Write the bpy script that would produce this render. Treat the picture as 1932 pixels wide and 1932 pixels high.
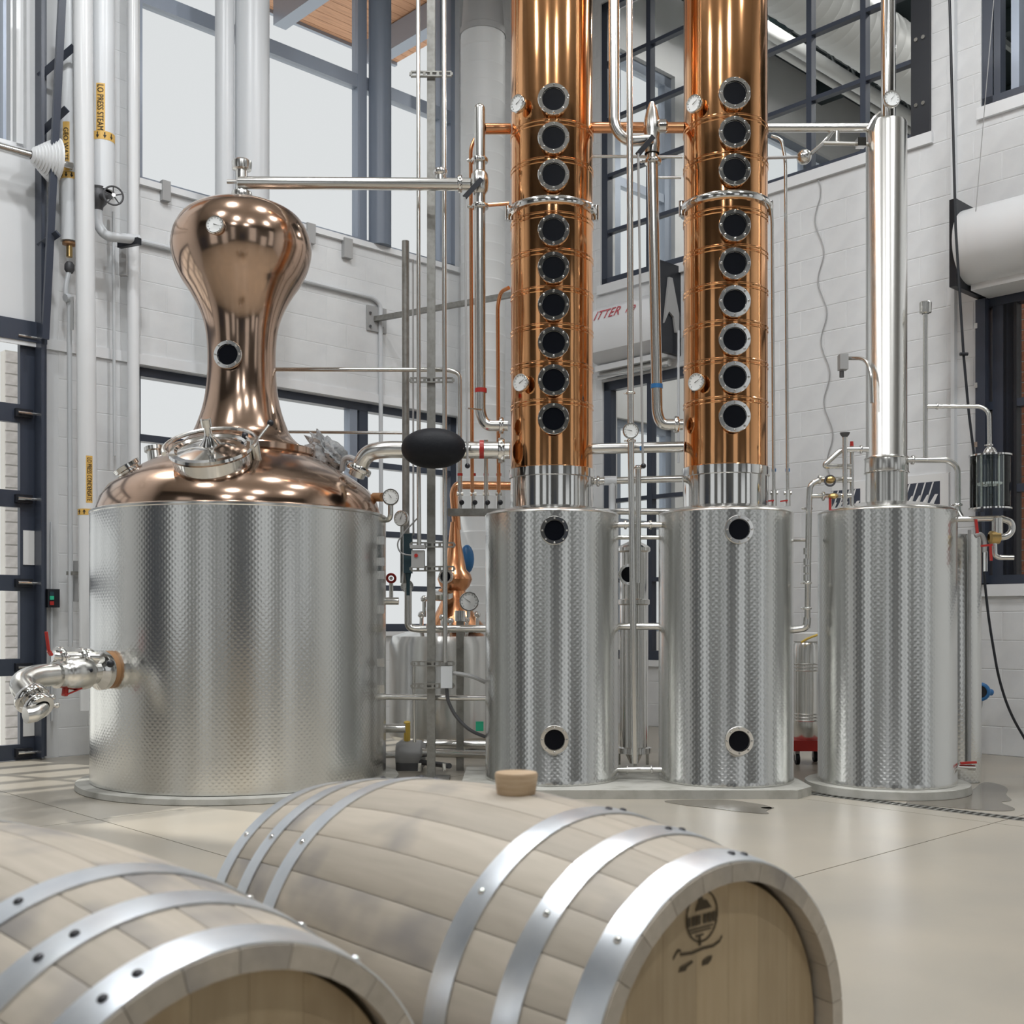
import bpy, math, random
from mathutils import Vector, Matrix, Quaternion
random.seed(7)
for o in list(bpy.data.objects): bpy.data.objects.remove(o)
sc = bpy.context.scene
col = sc.collection
V3 = Vector
pi = math.pi

# ------------------------------------------------------------------ camera, sky, sun, exposure
F, CX, HY, H = 2170.0, 966.0, 1175.0, 1.0          # focal length and horizon in pixels of a 1932 px frame
PHI = math.radians(43.5)                            # the room is turned against the view
cam = bpy.data.cameras.new('camera'); camo = bpy.data.objects.new('camera', cam); col.objects.link(camo)
camo.location = (0, 0, H); camo.rotation_euler = (pi/2, 0, 0)
cam.sensor_width = 36; cam.lens = 36*F/1932; cam.shift_y = (HY-966)/1932; cam.clip_start = .05; cam.clip_end = 300
cam.dof.use_dof = True; cam.dof.focus_distance = 6.9; cam.dof.aperture_fstop = 7.0
sc.camera = camo
w = bpy.data.worlds.new('sky'); sc.world = w; w.use_nodes = True
bg = w.node_tree.nodes['Background']; bg.inputs[0].default_value = (.98, .99, 1, 1); bg.inputs[1].default_value = .72
sun = bpy.data.lights.new('sun', 'SUN'); suno = bpy.data.objects.new('sun', sun); col.objects.link(suno)
sun.energy = 3.0; sun.angle = math.radians(1.5); sun.color = (1, .96, .9)
sun_dir = Matrix.Rotation(PHI, 3, 'Z') @ V3((.22, -.62, -1.0))       # travels from beyond the left wall into the room
suno.rotation_euler = sun_dir.to_track_quat('-Z', 'Y').to_euler(); suno.location = (-8, 18, 20)
sc.view_settings.view_transform = 'Standard'; sc.view_settings.look = 'None'
sc.view_settings.exposure = 0.18; sc.view_settings.gamma = 1.0; sc.view_settings.use_curve_mapping = False
LAMP_W = 76.0

# ------------------------------------------------------------------ helpers
def W(px, py, d): return V3(((px-CX)/F*d, d, H+(HY-py)/F*d))
def S(n, d=7.0): return n*d/F
CP, SP = math.cos(PHI), math.sin(PHI)
VL, UR, ZC = 8.53, 8.63, 8.7
def LW(px, py, off=0):                       # pixel -> point of the left wall plane, room coordinates
    r = (px-CX)/F; d = (VL-off)/(-SP*r+CP); x = r*d
    return V3((CP*x+SP*d, VL-off, H+(HY-py)/F*d))
def RW(px, py, off=0):
    r = (px-CX)/F; d = (UR-off)/(CP*r+SP); x = r*d
    return V3((UR-off, -SP*x+CP*d, H+(HY-py)/F*d))
def to_px(u, v, z):
    x = CP*u-SP*v; d = SP*u+CP*v
    return (CX+F*x/d, HY-F*(z-H)/d) if d > .1 else (-9999, 0)

ORG = {}
def _tag(o, label, cat, group, kind):
    if label: o['label'] = label
    if cat: o['category'] = cat
    if group: o['group'] = group
    if kind: o['kind'] = kind
def thing(name, label, cat, loc=(0, 0, 0), room=False, group=None, kind=None):
    o = bpy.data.objects.new(name, None); col.objects.link(o); o.empty_display_size = .1
    loc = V3(loc)
    if room:
        o.rotation_euler = (0, 0, PHI); o.location = Matrix.Rotation(PHI, 3, 'Z') @ loc
    else: o.location = loc
    ORG[o.name] = loc
    _tag(o, label, cat, group, kind)
    return o

class MB:
    def __init__(s): s.v = []; s.f = []; s.uv = {}
    def add(s, vs, fs):
        n = len(s.v); s.v += [V3(a) for a in vs]; s.f += [tuple(i+n for i in f) for f in fs]; return s
    def box(s, lo, hi):
        x0, y0, z0 = lo; x1, y1, z1 = hi
        return s.add([(x0,y0,z0),(x1,y0,z0),(x1,y1,z0),(x0,y1,z0),(x0,y0,z1),(x1,y0,z1),(x1,y1,z1),(x0,y1,z1)],
              [(0,3,2,1),(4,5,6,7),(0,1,5,4),(1,2,6,5),(2,3,7,6),(3,0,4,7)])
    def cbox(s, c, sx, sy, sz): return s.box((c[0]-sx/2, c[1]-sy/2, c[2]-sz/2), (c[0]+sx/2, c[1]+sy/2, c[2]+sz/2))
    def obox(s, p0, p1, wid, thick, up=(0, 0, 1)):                # bar from p0 to p1
        p0, p1 = V3(p0), V3(p1); a = (p1-p0).normalized(); b = a.cross(V3(up))
        if b.length < 1e-4: b = a.cross(V3((0, 1, 0)))
        b.normalize(); c = b.cross(a); b = b*wid/2; c = c*thick/2
        vs = [p0-b-c, p0+b-c, p0+b+c, p0-b+c, p1-b-c, p1+b-c, p1+b+c, p1-b+c]
        return s.add(vs, [(0,1,2,3),(7,6,5,4),(0,4,5,1),(1,5,6,2),(2,6,7,3),(3,7,4,0)])
    def lathe(s, prof, o=(0, 0, 0), ax=(0, 0, 1), n=32, uv=None):
        o = V3(o); q = V3(ax).normalized().to_track_quat('Z', 'Y'); base = len(s.v); rows = []
        for r, z in prof:
            row = []
            if r < 1e-6:
                s.v.append(o+q @ V3((0, 0, z))); row = [len(s.v)-1]*n
            else:
                for i in range(n):
                    a = 2*pi*i/n; s.v.append(o+q @ V3((r*math.cos(a), r*math.sin(a), z))); row.append(len(s.v)-1)
            rows.append(row)
        for k in range(len(rows)-1):
            A, B = rows[k], rows[k+1]
            for i in range(n):
                j = (i+1) % n
                f = [A[i], A[j], B[j], B[i]]; g = []
                for t in f:
                    if t not in g: g.append(t)
                if len(g) > 2:
                    s.f.append(tuple(g))
                    if uv:
                        za, zb = prof[k][1], prof[k+1][1]
                        s.uv[len(s.f)-1] = [(2*pi*i/n*uv, za), (2*pi*(i+1)/n*uv, za), (2*pi*(i+1)/n*uv, zb), (2*pi*i/n*uv, zb)][:len(g)]
        return s
    def cyl(s, p0, p1, r, r1=None, n=16):
        p0, p1 = V3(p0), V3(p1); L = (p1-p0).length; r1 = r if r1 is None else r1
        return s.lathe([(0, 0), (r, 0), (r1, L), (0, L)], p0, p1-p0, n)
    def ball(s, c, r, n=16, m=8, sz=None):
        rz = r if sz is None else sz
        return s.lathe([(max(0, r*math.sin(pi*k/m)) if 0 < k < m else 0, -rz*math.cos(pi*k/m)) for k in range(m+1)], c, (0, 0, 1), n)
    def torus(s, c, ax, R, r, n=32, m=8):
        return s.lathe([(R+r*math.cos(2*pi*k/m), r*math.sin(2*pi*k/m)) for k in range(m+1)], c, ax, n)
    def tube(s, pts, r, n=12, bend=None, caps=True):
        pts = [V3(p) for p in pts]; bend = r*3.2 if bend is None else bend
        P = [pts[0]]
        for i in range(1, len(pts)-1):
            a, b, c = pts[i-1], pts[i], pts[i+1]; d1 = (a-b); d2 = (c-b)
            k = min(bend, d1.length*.49, d2.length*.49); d1.normalize(); d2.normalize()
            if k < 1e-5 or d1.dot(d2) < -.999: P.append(b); continue
            q0, q1 = b+d1*k, b+d2*k
            for t in range(7):
                t = t/6; P.append(q0*(1-t)**2+b*2*t*(1-t)+q1*t*t)
        P.append(pts[-1])
        t0 = (P[1]-P[0]).normalized(); nrm = t0.orthogonal().normalized(); base = len(s.v)
        for i, p in enumerate(P):
            t = ((P[min(i+1, len(P)-1)]-P[max(i-1, 0)])).normalized()
            nrm = (nrm-t*nrm.dot(t)).normalized(); b = t.cross(nrm)
            for k in range(n):
                a = 2*pi*k/n; s.v.append(p+(nrm*math.cos(a)+b*math.sin(a))*r)
        for i in range(len(P)-1):
            for k in range(n):
                j = (k+1) % n; A = base+i*n; B = A+n
                s.f.append((A+k, A+j, B+j, B+k))
        if caps:
            s.f.append(tuple(base+k for k in reversed(range(n)))); e = base+(len(P)-1)*n
            s.f.append(tuple(e+k for k in range(n)))
        return s
    def prism(s, pts, vec):
        n = len(pts); vec = V3(vec); a = [V3(p) for p in pts]
        return s.add(a+[p+vec for p in a], [tuple(reversed(range(n))), tuple(range(n, 2*n))]+[(i, (i+1) % n, n+(i+1) % n, n+i) for i in range(n)])
    def mesh(s, name, m, smooth=True, off=None, ang=35):
        me = bpy.data.meshes.new(name); off = V3(off) if off is not None else V3((0, 0, 0))
        me.from_pydata([tuple(a-off) for a in s.v], [], s.f)
        if s.uv:
            L = me.uv_layers.new(name='UVMap')
            for p in me.polygons:
                if p.index in s.uv:
                    for li, c in zip(p.loop_indices, s.uv[p.index]): L.data[li].uv = c
        me.materials.append(m)
        if smooth:
            me.polygons.foreach_set('use_smooth', [True]*len(me.polygons))
            try: me.set_sharp_from_angle(angle=math.radians(ang))
            except Exception: pass
        me.update(); return me
    def part(s, name, m, parent, smooth=True, label=None, kind=None):
        off = ORG[parent.name]; me = s.mesh(name, m, smooth, off)
        o = bpy.data.objects.new(name, me); col.objects.link(o); o.parent = parent; ORG[o.name] = off
        if label: o['label'] = label
        if kind: o['kind'] = kind
        return o
    def top(s, name, m, label=None, cat=None, room=False, group=None, kind=None, smooth=True, org=None):
        if org is None:
            n = len(s.v); org = V3((sum(a.x for a in s.v)/n, sum(a.y for a in s.v)/n, min(a.z for a in s.v)))
            if room and kind: org = V3((0, 0, 0))
        org = V3(org); me = s.mesh(name, m, smooth, org)
        o = bpy.data.objects.new(name, me); col.objects.link(o); ORG[o.name] = org
        if room: o.rotation_euler = (0, 0, PHI); o.location = Matrix.Rotation(PHI, 3, 'Z') @ org
        else: o.location = org
        _tag(o, label, cat, group, kind); return o
CACHE = {}
def shared(key, fn, m, smooth=True):
    if key not in CACHE:
        mb = MB(); fn(mb); CACHE[key] = mb.mesh(key[0] if isinstance(key, tuple) else key, m, smooth)
    return CACHE[key]
def inst(name, me, parent, loc, ax=None, quat=None, local=False):
    o = bpy.data.objects.new(name, me); col.objects.link(o); o.parent = parent
    o.location = V3(loc) if local else V3(loc)-ORG[parent.name]
    if ax is not None: quat = V3(ax).normalized().to_track_quat('Z', 'Y')
    if quat is not None: o.rotation_mode = 'QUATERNION'; o.rotation_quaternion = quat
    ORG[o.name] = V3((0, 0, 0)); return o

# ------------------------------------------------------------------ materials
def mat(name, c, rough=.5, metal=0., noise=None, bump=None, spec=None, coat=None, emit=None):
    m = bpy.data.materials.new(name); m.use_nodes = True; nt = m.node_tree; b = nt.nodes['Principled BSDF']
    b.inputs['Base Color'].default_value = (*c, 1); b.inputs['Roughness'].default_value = rough; b.inputs['Metallic'].default_value = metal
    if spec is not None: b.inputs['Specular IOR Level'].default_value = spec
    if coat: b.inputs['Coat Weight'].default_value = coat
    if emit: b.inputs['Emission Color'].default_value = (*c, 1); b.inputs['Emission Strength'].default_value = emit
    tc = nt.nodes.new('ShaderNodeTexCoord')
    def nz(scale, stretch, detail=4):
        mp = nt.nodes.new('ShaderNodeMapping'); mp.inputs['Scale'].default_value = stretch; nt.links.new(tc.outputs['Object'], mp.inputs[0])
        n = nt.nodes.new('ShaderNodeTexNoise'); n.inputs['Scale'].default_value = scale; n.inputs['Detail'].default_value = detail
        nt.links.new(mp.outputs[0], n.inputs['Vector']); return n
    if noise:                                   # (scale, colour2, stretch, lo, hi)
        n = nz(noise[0], noise[2]); r = nt.nodes.new('ShaderNodeValToRGB')
        r.color_ramp.elements[0].position = noise[3]; r.color_ramp.elements[1].position = noise[4]
        r.color_ramp.elements[0].color = (*c, 1); r.color_ramp.elements[1].color = (*noise[1], 1)
        nt.links.new(n.outputs['Fac'], r.inputs[0]); nt.links.new(r.outputs[0], b.inputs['Base Color'])
    if bump:                                    # (scale, stretch, strength, distance)
        n = nz(bump[0], bump[1]); bp = nt.nodes.new('ShaderNodeBump'); bp.inputs['Strength'].default_value = bump[2]; bp.inputs['Distance'].default_value = bump[3]
        nt.links.new(n.outputs['Fac'], bp.inputs['Height']); nt.links.new(bp.outputs[0], b.inputs['Normal'])
    return m
I3 = (1, 1, 1)
M = {}
M['wall'] = mat('painted_block', (.74, .75, .755), .55, noise=(6, (.68, .69, .70), I3, .4, .75), bump=(90, I3, .12, .002))
M['plaster'] = mat('painted_plaster', (.72, .73, .74), .6, noise=(3, (.67, .68, .69), I3, .4, .75))
M['darkbrick'] = mat('dark_render', (.10, .10, .095), .8, noise=(4, (.07, .07, .07), I3, .4, .7))
M['ceiling'] = mat('ceiling_paint', (.75, .75, .74), .7)
M['floor'] = mat('polished_concrete', (.44, .395, .325), .30, noise=(1.3, (.35, .325, .28), I3, .35, .75), bump=(25, I3, .05, .002), spec=.45)
M['joint'] = mat('floor_joint', (.2, .19, .175), .8)
M['wet'] = mat('wet_concrete', (.19, .17, .14), .16, spec=.35)
M['pad'] = mat('concrete_pad', (.46, .45, .41), .6, noise=(9, (.3, .29, .25), I3, .45, .8), bump=(40, I3, .3, .004))
M['frame'] = mat('dark_window_metal', (.045, .055, .08), .35)
M['frame_l'] = mat('grey_window_metal', (.30, .34, .41), .35, .3)
M['whitepaint'] = mat('white_gloss_paint', (.80, .81, .82), .28)
M['white2'] = mat('white_plastic_sleeve', (.76, .78, .80), .35)
M['greycol'] = mat('pale_grey_column_paint', (.62, .64, .66), .35)
M['steelcol'] = mat('blue_grey_column_paint', (.16, .19, .24), .4)
M['ductw'] = mat('painted_spiral_duct', (.66, .67, .67), .5)
M['black'] = mat('black_metal', (.012, .014, .02), .4)
M['rubber'] = mat('black_rubber', (.009, .010, .013), .55, spec=.22, bump=(70, I3, .35, .004))
M['steel'] = mat('stainless_tube', (.74, .73, .70), .22, 1., bump=(6, (1, 1, 14), .03, .002))
M['polish'] = mat('polished_stainless', (.80, .79, .77), .10, 1.)
M['galv'] = mat('galvanised_strut', (.32, .315, .295), .45, .7, noise=(30, (.25, .245, .225), I3, .4, .7))
M['cast'] = mat('cast_iron', (.10, .10, .105), .55, .4, bump=(60, I3, .4, .003))
M['greymetal'] = mat('grey_enamel', (.38, .38, .38), .45)
M['dial'] = mat('dial_face', (.80, .81, .80), .4)
M['red'] = mat('red_handle_paint', (.42, .025, .02), .4)
M['blue'] = mat('blue_paint', (.03, .17, .42), .35)
M['teal'] = mat('dark_teal_cover', (.015, .045, .06), .5)
M['green'] = mat('green_plastic', (.03, .50, .28), .5)
M['yellow'] = mat('yellow_handle', (.80, .55, .10), .5)
M['label'] = mat('yellow_marker_tape', (.78, .48, .12), .5)
M['ink'] = mat('marker_ink', (.03, .025, .02), .6)
M['redink'] = mat('red_lettering', (.55, .10, .12), .6)
M['paper'] = mat('paper', (.80, .80, .79), .7)
M['tan'] = mat('brown_sleeve', (.38, .20, .09), .4)
M['brass'] = mat('brass', (.60, .42, .18), .3, 1.)
M['plasticbag'] = mat('clear_plastic_bag', (.50, .52, .53), .22, noise=(30, (.30, .31, .32), I3, .4, .7), bump=(22, I3, .9, .02))
M['galvhoop'] = mat('galvanised_hoop', (.80, .83, .86), .32, .9, noise=(14, (.66, .70, .75), I3, .35, .7))
M['rivet'] = mat('dark_rivet', (.05, .05, .055), .35, .6)
M['soffit'] = mat('cedar_soffit', (.62, .34, .20), .6, noise=(3, (.45, .24, .14), (1, 14, 1), .4, .7))
M['brick'] = mat('red_brick', (.36, .15, .09), .8, noise=(30, (.26, .10, .06), I3, .4, .7))
M['brickw'] = mat('pale_brick', (.72, .68, .66), .8, noise=(20, (.60, .56, .54), I3, .4, .7))
M['mortar'] = mat('mortar', (.62, .60, .57), .9)
M['deck'] = mat('dark_roof_deck', (.02, .035, .04), .6)
M['joist'] = mat('grey_joist', (.30, .33, .34), .5)
M['leaf'] = mat('leaf', (.16, .42, .08), .5)
M['ground'] = mat('pavement', (.66, .66, .64), .8)
M['lampmetal'] = mat('lamp_shell', (.55, .55, .55), .4, .6)
M['stampc'] = mat('burnt_stamp', (.075, .055, .03), .8)
M['bungw'] = mat('bung_wood', (.55, .41, .27), .6, noise=(18, (.42, .29, .17), (1, 1, 8), .35, .7))

def glass_mat(name, tint, refl):
    m = bpy.data.materials.new(name); m.use_nodes = True; nt = m.node_tree
    for n in list(nt.nodes): nt.nodes.remove(n)
    out = nt.nodes.new('ShaderNodeOutputMaterial'); mx = nt.nodes.new('ShaderNodeMixShader'); tr = nt.nodes.new('ShaderNodeBsdfTransparent')
    gl = nt.nodes.new('ShaderNodeBsdfGlossy'); gl.inputs['Roughness'].default_value = .02; tr.inputs[0].default_value = (*tint, 1)
    fr = nt.nodes.new('ShaderNodeFresnel'); fr.inputs[0].default_value = refl
    nt.links.new(fr.outputs[0], mx.inputs[0]); nt.links.new(tr.outputs[0], mx.inputs[1]); nt.links.new(gl.outputs[0], mx.inputs[2]); nt.links.new(mx.outputs[0], out.inputs[0])
    return m
M['glass'] = glass_mat('window_glass', (.95, .96, .96), 1.08)
M['glassv'] = glass_mat('vessel_glass', (.90, .93, .92), 1.45)
M['sight'] = mat('dark_sight_glass', (.004, .005, .008), .25, spec=.12)

def dimple_mat(name, color, rough, cell=.024, strength=.55):
    m = bpy.data.materials.new(name); m.use_nodes = True; nt = m.node_tree; b = nt.nodes['Principled BSDF']
    b.inputs['Base Color'].default_value = (*color, 1); b.inputs['Metallic'].default_value = 1; b.inputs['Roughness'].default_value = rough
    uv = nt.nodes.new('ShaderNodeUVMap'); uv.uv_map = 'UVMap'
    mp = nt.nodes.new('ShaderNodeMapping'); mp.inputs['Rotation'].default_value = (0, 0, pi/4); mp.inputs['Scale'].default_value = (1/cell, 1/cell, 1)
    vo = nt.nodes.new('ShaderNodeTexVoronoi'); vo.inputs['Scale'].default_value = 1; vo.inputs['Randomness'].default_value = 0; vo.voronoi_dimensions = '2D'
    rp = nt.nodes.new('ShaderNodeMapRange'); rp.inputs[1].default_value = .1; rp.inputs[2].default_value = .5; rp.interpolation_type = 'SMOOTHSTEP'
    bp = nt.nodes.new('ShaderNodeBump'); bp.inputs['Strength'].default_value = strength; bp.inputs['Distance'].default_value = .0005
    nt.links.new(uv.outputs[0], mp.inputs[0]); nt.links.new(mp.outputs[0], vo.inputs['Vector']); nt.links.new(vo.outputs['Distance'], rp.inputs[0])
    nt.links.new(rp.outputs[0], bp.inputs['Height']); nt.links.new(bp.outputs[0], b.inputs['Normal'])
    return m
M['dimple'] = dimple_mat('dimpled_stainless', (.74, .74, .715), .22)

def copper_mat(name, c1, c2, rough, bumpd):
    m = bpy.data.materials.new(name); m.use_nodes = True; nt = m.node_tree; b = nt.nodes['Principled BSDF']
    b.inputs['Metallic'].default_value = 1
    tc = nt.nodes.new('ShaderNodeTexCoord'); n = nt.nodes.new('ShaderNodeTexNoise'); n.inputs['Scale'].default_value = 2.2; n.inputs['Detail'].default_value = 6
    r = nt.nodes.new('ShaderNodeValToRGB'); r.color_ramp.elements[0].position = .35; r.color_ramp.elements[1].position = .7
    r.color_ramp.elements[0].color = (*c1, 1); r.color_ramp.elements[1].color = (*c2, 1)
    n2 = nt.nodes.new('ShaderNodeTexNoise'); n2.inputs['Scale'].default_value = 5; n2.inputs['Detail'].default_value = 1
    bp = nt.nodes.new('ShaderNodeBump'); bp.inputs['Strength'].default_value = .3; bp.inputs['Distance'].default_value = bumpd
    mr = nt.nodes.new('ShaderNodeMapRange'); mr.inputs[3].default_value = rough*.7; mr.inputs[4].default_value = rough*1.5
    for k in (n, n2): nt.links.new(tc.outputs['Object'], k.inputs['Vector'])
    nt.links.new(n.outputs['Fac'], r.inputs[0]); nt.links.new(r.outputs[0], b.inputs['Base Color'])
    nt.links.new(n.outputs['Fac'], mr.inputs[0]); nt.links.new(mr.outputs[0], b.inputs['Roughness'])
    nt.links.new(n2.outputs['Fac'], bp.inputs['Height']); nt.links.new(bp.outputs[0], b.inputs['Normal'])
    return m
M['copper'] = copper_mat('hammered_copper', (.62, .43, .32), (.47, .34, .26), .13, .006)
M['coppercol'] = copper_mat('polished_copper', (.82, .43, .205), (.70, .345, .15), .10, .004)
M['copperpipe'] = copper_mat('copper_pipe', (.85, .42, .22), (.75, .36, .18), .2, .002)

def wood_mat(name, c1, c2, stain, axis):
    m = bpy.data.materials.new(name); m.use_nodes = True; nt = m.node_tree; b = nt.nodes['Principled BSDF']; b.inputs['Roughness'].default_value = .55
    tc = nt.nodes.new('ShaderNodeTexCoord'); oi = nt.nodes.new('ShaderNodeObjectInfo')
    add = nt.nodes.new('ShaderNodeVectorMath'); add.operation = 'MULTIPLY_ADD'; cmb = nt.nodes.new('ShaderNodeCombineXYZ')
    for k in range(3): nt.links.new(oi.outputs['Random'], cmb.inputs[k])
    add.inputs[1].default_value = (17, 23, 31); nt.links.new(cmb.outputs[0], add.inputs[0]); nt.links.new(tc.outputs['Object'], add.inputs[2])
    def nz(st, sc_, det):
        mp = nt.nodes.new('ShaderNodeMapping'); mp.inputs['Scale'].default_value = st; nt.links.new(add.outputs[0], mp.inputs[0])
        n = nt.nodes.new('ShaderNodeTexNoise'); n.inputs['Scale'].default_value = sc_; n.inputs['Detail'].default_value = det; nt.links.new(mp.outputs[0], n.inputs['Vector']); return n
    g = nz(axis, 10, 5); r = nt.nodes.new('ShaderNodeValToRGB'); r.color_ramp.elements[0].position = .3; r.color_ramp.elements[1].position = .75
    r.color_ramp.elements[0].color = (*c1, 1); r.color_ramp.elements[1].color = (*c2, 1); nt.links.new(g.outputs['Fac'], r.inputs[0])
    st = nz((1, 1, 1), 4.5, 3); rs = nt.nodes.new('ShaderNodeValToRGB'); rs.color_ramp.elements[0].position = .52; rs.color_ramp.elements[1].position = .70
    rs.color_ramp.elements[0].color = (0, 0, 0, 1); rs.color_ramp.elements[1].color = (.8, .8, .8, 1); nt.links.new(st.outputs['Fac'], rs.inputs[0])
    mx = nt.nodes.new('ShaderNodeMix'); mx.data_type = 'RGBA'; nt.links.new(rs.outputs[0], mx.inputs[0]); nt.links.new(r.outputs[0], mx.inputs[6]); mx.inputs[7].default_value = (*stain, 1)
    hv = nt.nodes.new('ShaderNodeHueSaturation'); mr = nt.nodes.new('ShaderNodeMapRange'); mr.inputs[3].default_value = .88; mr.inputs[4].default_value = 1.12
    nt.links.new(oi.outputs['Random'], mr.inputs[0]); nt.links.new(mr.outputs[0], hv.inputs['Value']); nt.links.new(mx.outputs[2], hv.inputs['Color']); nt.links.new(hv.outputs[0], b.inputs['Base Color'])
    return m
M['stave'] = wood_mat('oak_stave', (.42, .37, .30), (.49, .43, .355), (.20, .19, .19), (.6, 6, 6))
M['head'] = wood_mat('oak_head', (.43, .325, .195), (.50, .39, .245), (.33, .24, .14), (6, 6, .6))

# ------------------------------------------------------------------ small builders
def sight_glass(parent, c, n, r, bolts=8):
    me = shared(('sight_ring', round(r, 4)), lambda b: b.lathe([(r*.70, .022), (r*.70, .012), (r*.55, .012)] and [(0, -.05), (r*.86, -.05), (r*.86, 0), (r, 0), (r, .02), (r*.97, .024), (r*.74, .024), (r*.72, .012), (r*.70, .012)], n=40), M['polish'])
    o = inst('sight_glass', me, parent, c, n)
    pm = shared(('sight_pane', round(r, 4)), lambda b: b.lathe([(0, .012), (r*.72, .012), (r*.72, .002), (0, .002)], n=32), M['sight'])
    inst('pane', pm, o, (0, 0, 0), local=True)
    bm = shared(('bolt', round(r, 4)), lambda b: b.lathe([(0, .038), (r*.055, .036), (r*.075, .030), (r*.075, .02), (0, .02)], n=8), M['polish'])
    for k in range(bolts):
        a = 2*pi*(k+.0)/bolts; inst('bolt', bm, o, (r*.86*math.cos(a), r*.86*math.sin(a), 0), local=True)
    return o
def gauge(parent, c, n, r, stem=.05, needle=.8):
    me = shared(('gauge_case', round(r, 3), stem), lambda b: b.lathe([(0, -stem-.02), (r*.16, -stem-.02), (r*.16, -.02), (r*.95, -.018), (r, -.01), (r, .008), (r*.95, .012), (r*.88, .012), (r*.88, .004), (0, .004)], n=28), M['polish'])
    o = inst('gauge', me, parent, c, n)
    dm = shared(('dial', round(r, 3)), lambda b: b.lathe([(0, .007), (r*.88, .007), (r*.88, .003)], n=28), M['dial'])
    d = inst('dial', dm, o, (0, 0, 0), local=True)
    nm = shared(('needle', round(r, 3)), lambda b: b.add([(-r*.15, -r*.03, .009), (r*.6, 0, .009), (-r*.15, r*.03, .009), (-r*.15, -r*.03, .011), (r*.6, 0, .011), (-r*.15, r*.03, .011)], [(2, 1, 0), (3, 4, 5), (0, 1, 4, 3), (1, 2, 5, 4), (2, 0, 3, 5)]), M['ink'])
    q = inst('needle', nm, o, (0, 0, 0), local=True); q.rotation_euler = (0, 0, needle)
    def ticks(b):
        for k in range(11):
            a = -.7+k*(pi+1.4)/10; ca, sa = math.cos(a), math.sin(a)
            b.obox((ca*r*.68, sa*r*.68, .0085), (ca*r*.8, sa*r*.8, .0085), r*.035, .002)
    inst('scale_mark', shared(('ticks', round(r, 3)), ticks, M['ink']), o, (0, 0, 0), local=True)
    return o
def clamp(parent, c, ax, r, name='clamp'):
    def f(b):
        b.lathe([(r, -r*.42), (r*1.5, -r*.40), (r*1.62, -r*.2), (r*1.62, r*.2), (r*1.5, r*.40), (r, r*.42)], n=20)
        b.cyl((r*1.5, 0, 0), (r*2.1, 0, 0), r*.22, n=8); b.ball((r*2.15, 0, 0), r*.34, 8, 6)
    return inst(name, shared(('clamp', round(r, 4)), f, M['polish']), parent, c, ax)
def pipe(name, label, cat, runs, clamps=(), bands=(), m=None, group=None, parent=None):
    """runs: [(pixel points (px,py,depth)), radius px, material]"""
    pts0 = [W(*p) for p in runs[0][0]]
    t = parent or thing(name, label, cat, min(pts0, key=lambda p: p.z), group=group)
    for run in runs:
        P = [W(*p) for p in run[0]]; d = run[0][0][2]
        MB().tube(P, S(run[1], d), n=14, bend=(S(run[3], d) if len(run) > 3 else None)).part('tube', M[run[2] if len(run) > 2 else 'steel'], t)
    for c in clamps: clamp(t, W(*c[0]), c[1], S(c[2], c[0][2]))
    for c in bands:
        p = W(*c[0]); r = S(c[2], c[0][2]); a = V3(c[1]); MB().cyl(p-a*S(4, c[0][2]), p+a*S(4, c[0][2]), r, n=16).part('marker_band', M[c[3]], t)
    return t
X, Y, Z = V3((1, 0, 0)), V3((0, 1, 0)), V3((0, 0, 1))

# ------------------------------------------------------------------ the room
def solid_cells(a0, a1, z0, z1, holes):
    A = sorted({a0, a1, *[h[0] for h in holes], *[h[1] for h in holes]}); Zs = sorted({z0, z1, *[h[2] for h in holes], *[h[3] for h in holes]})
    A = [a for a in A if a0 <= a <= a1]; Zs = [z for z in Zs if z0 <= z <= z1]
    for i in range(len(A)-1):
        for k in range(len(Zs)-1):
            c = ((A[i]+A[i+1])/2, (Zs[k]+Zs[k+1])/2)
            if not any(h[0] < c[0] < h[1] and h[2] < c[1] < h[3] for h in holes): yield A[i], A[i+1], Zs[k], Zs[k+1]
u_ = lambda px, py=500: LW(px, py).x
v_ = lambda px, py=500: RW(px, py).y
UD1 = u_(84)                                                        # right jamb of the glazed door
WL1 = (u_(264), u_(866), 4.47, 7.75)                                # upper window behind the still
WL2 = (u_(256), u_(868), .92, 3.015)                                # lower window behind the still
WL0 = (1.2, u_(50), 4.46, 7.75)
DOOR = (.35, UD1, 0.0, 3.17)
WL5 = (9.0, 10.75, 4.5, 7.45); WL6 = (11.6, 14.6, 4.5, 7.45)
WL7 = (9.0, 10.75, .9, 3.3); WL8 = (11.6, 14.6, .9, 3.3)
LHOLES = [DOOR, WL0, WL1, WL2, WL5, WL6, WL7, WL8]
UEND = 17.0
mb = MB()
for a, b, c, d in solid_cells(-5.5, UEND, -.02, 10.2, LHOLES): mb.box((a, VL, c), (b, VL+.3, d))
wall_left = mb.top('wall_left', M['plaster'], room=True, kind='structure', smooth=False)
VJ = v_(1757)
WR1 = (v_(1312), v_(1133), 4.39, 7.24); WR2 = (VJ, v_(1405), 4.86, 7.24)
WR3 = (v_(1330), v_(1137), .64, 3.42); WR4 = (2.0, v_(1846), 1.29, 3.47); WR5 = (2.0, v_(1851), 4.92, 7.24)
RHOLES = [WR1, WR2, WR3, WR4, WR5]
mb = MB()
for a, b, c, d in solid_cells(-5.5, VL, -.02, 10.2, RHOLES): mb.box((UR, a, c), (UR+.22, b, d))
wall_right = mb.top('wall_right', M['wall'], room=True, kind='structure', smooth=False)
BH, BL, GAP = .2165, .434, .005
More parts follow.
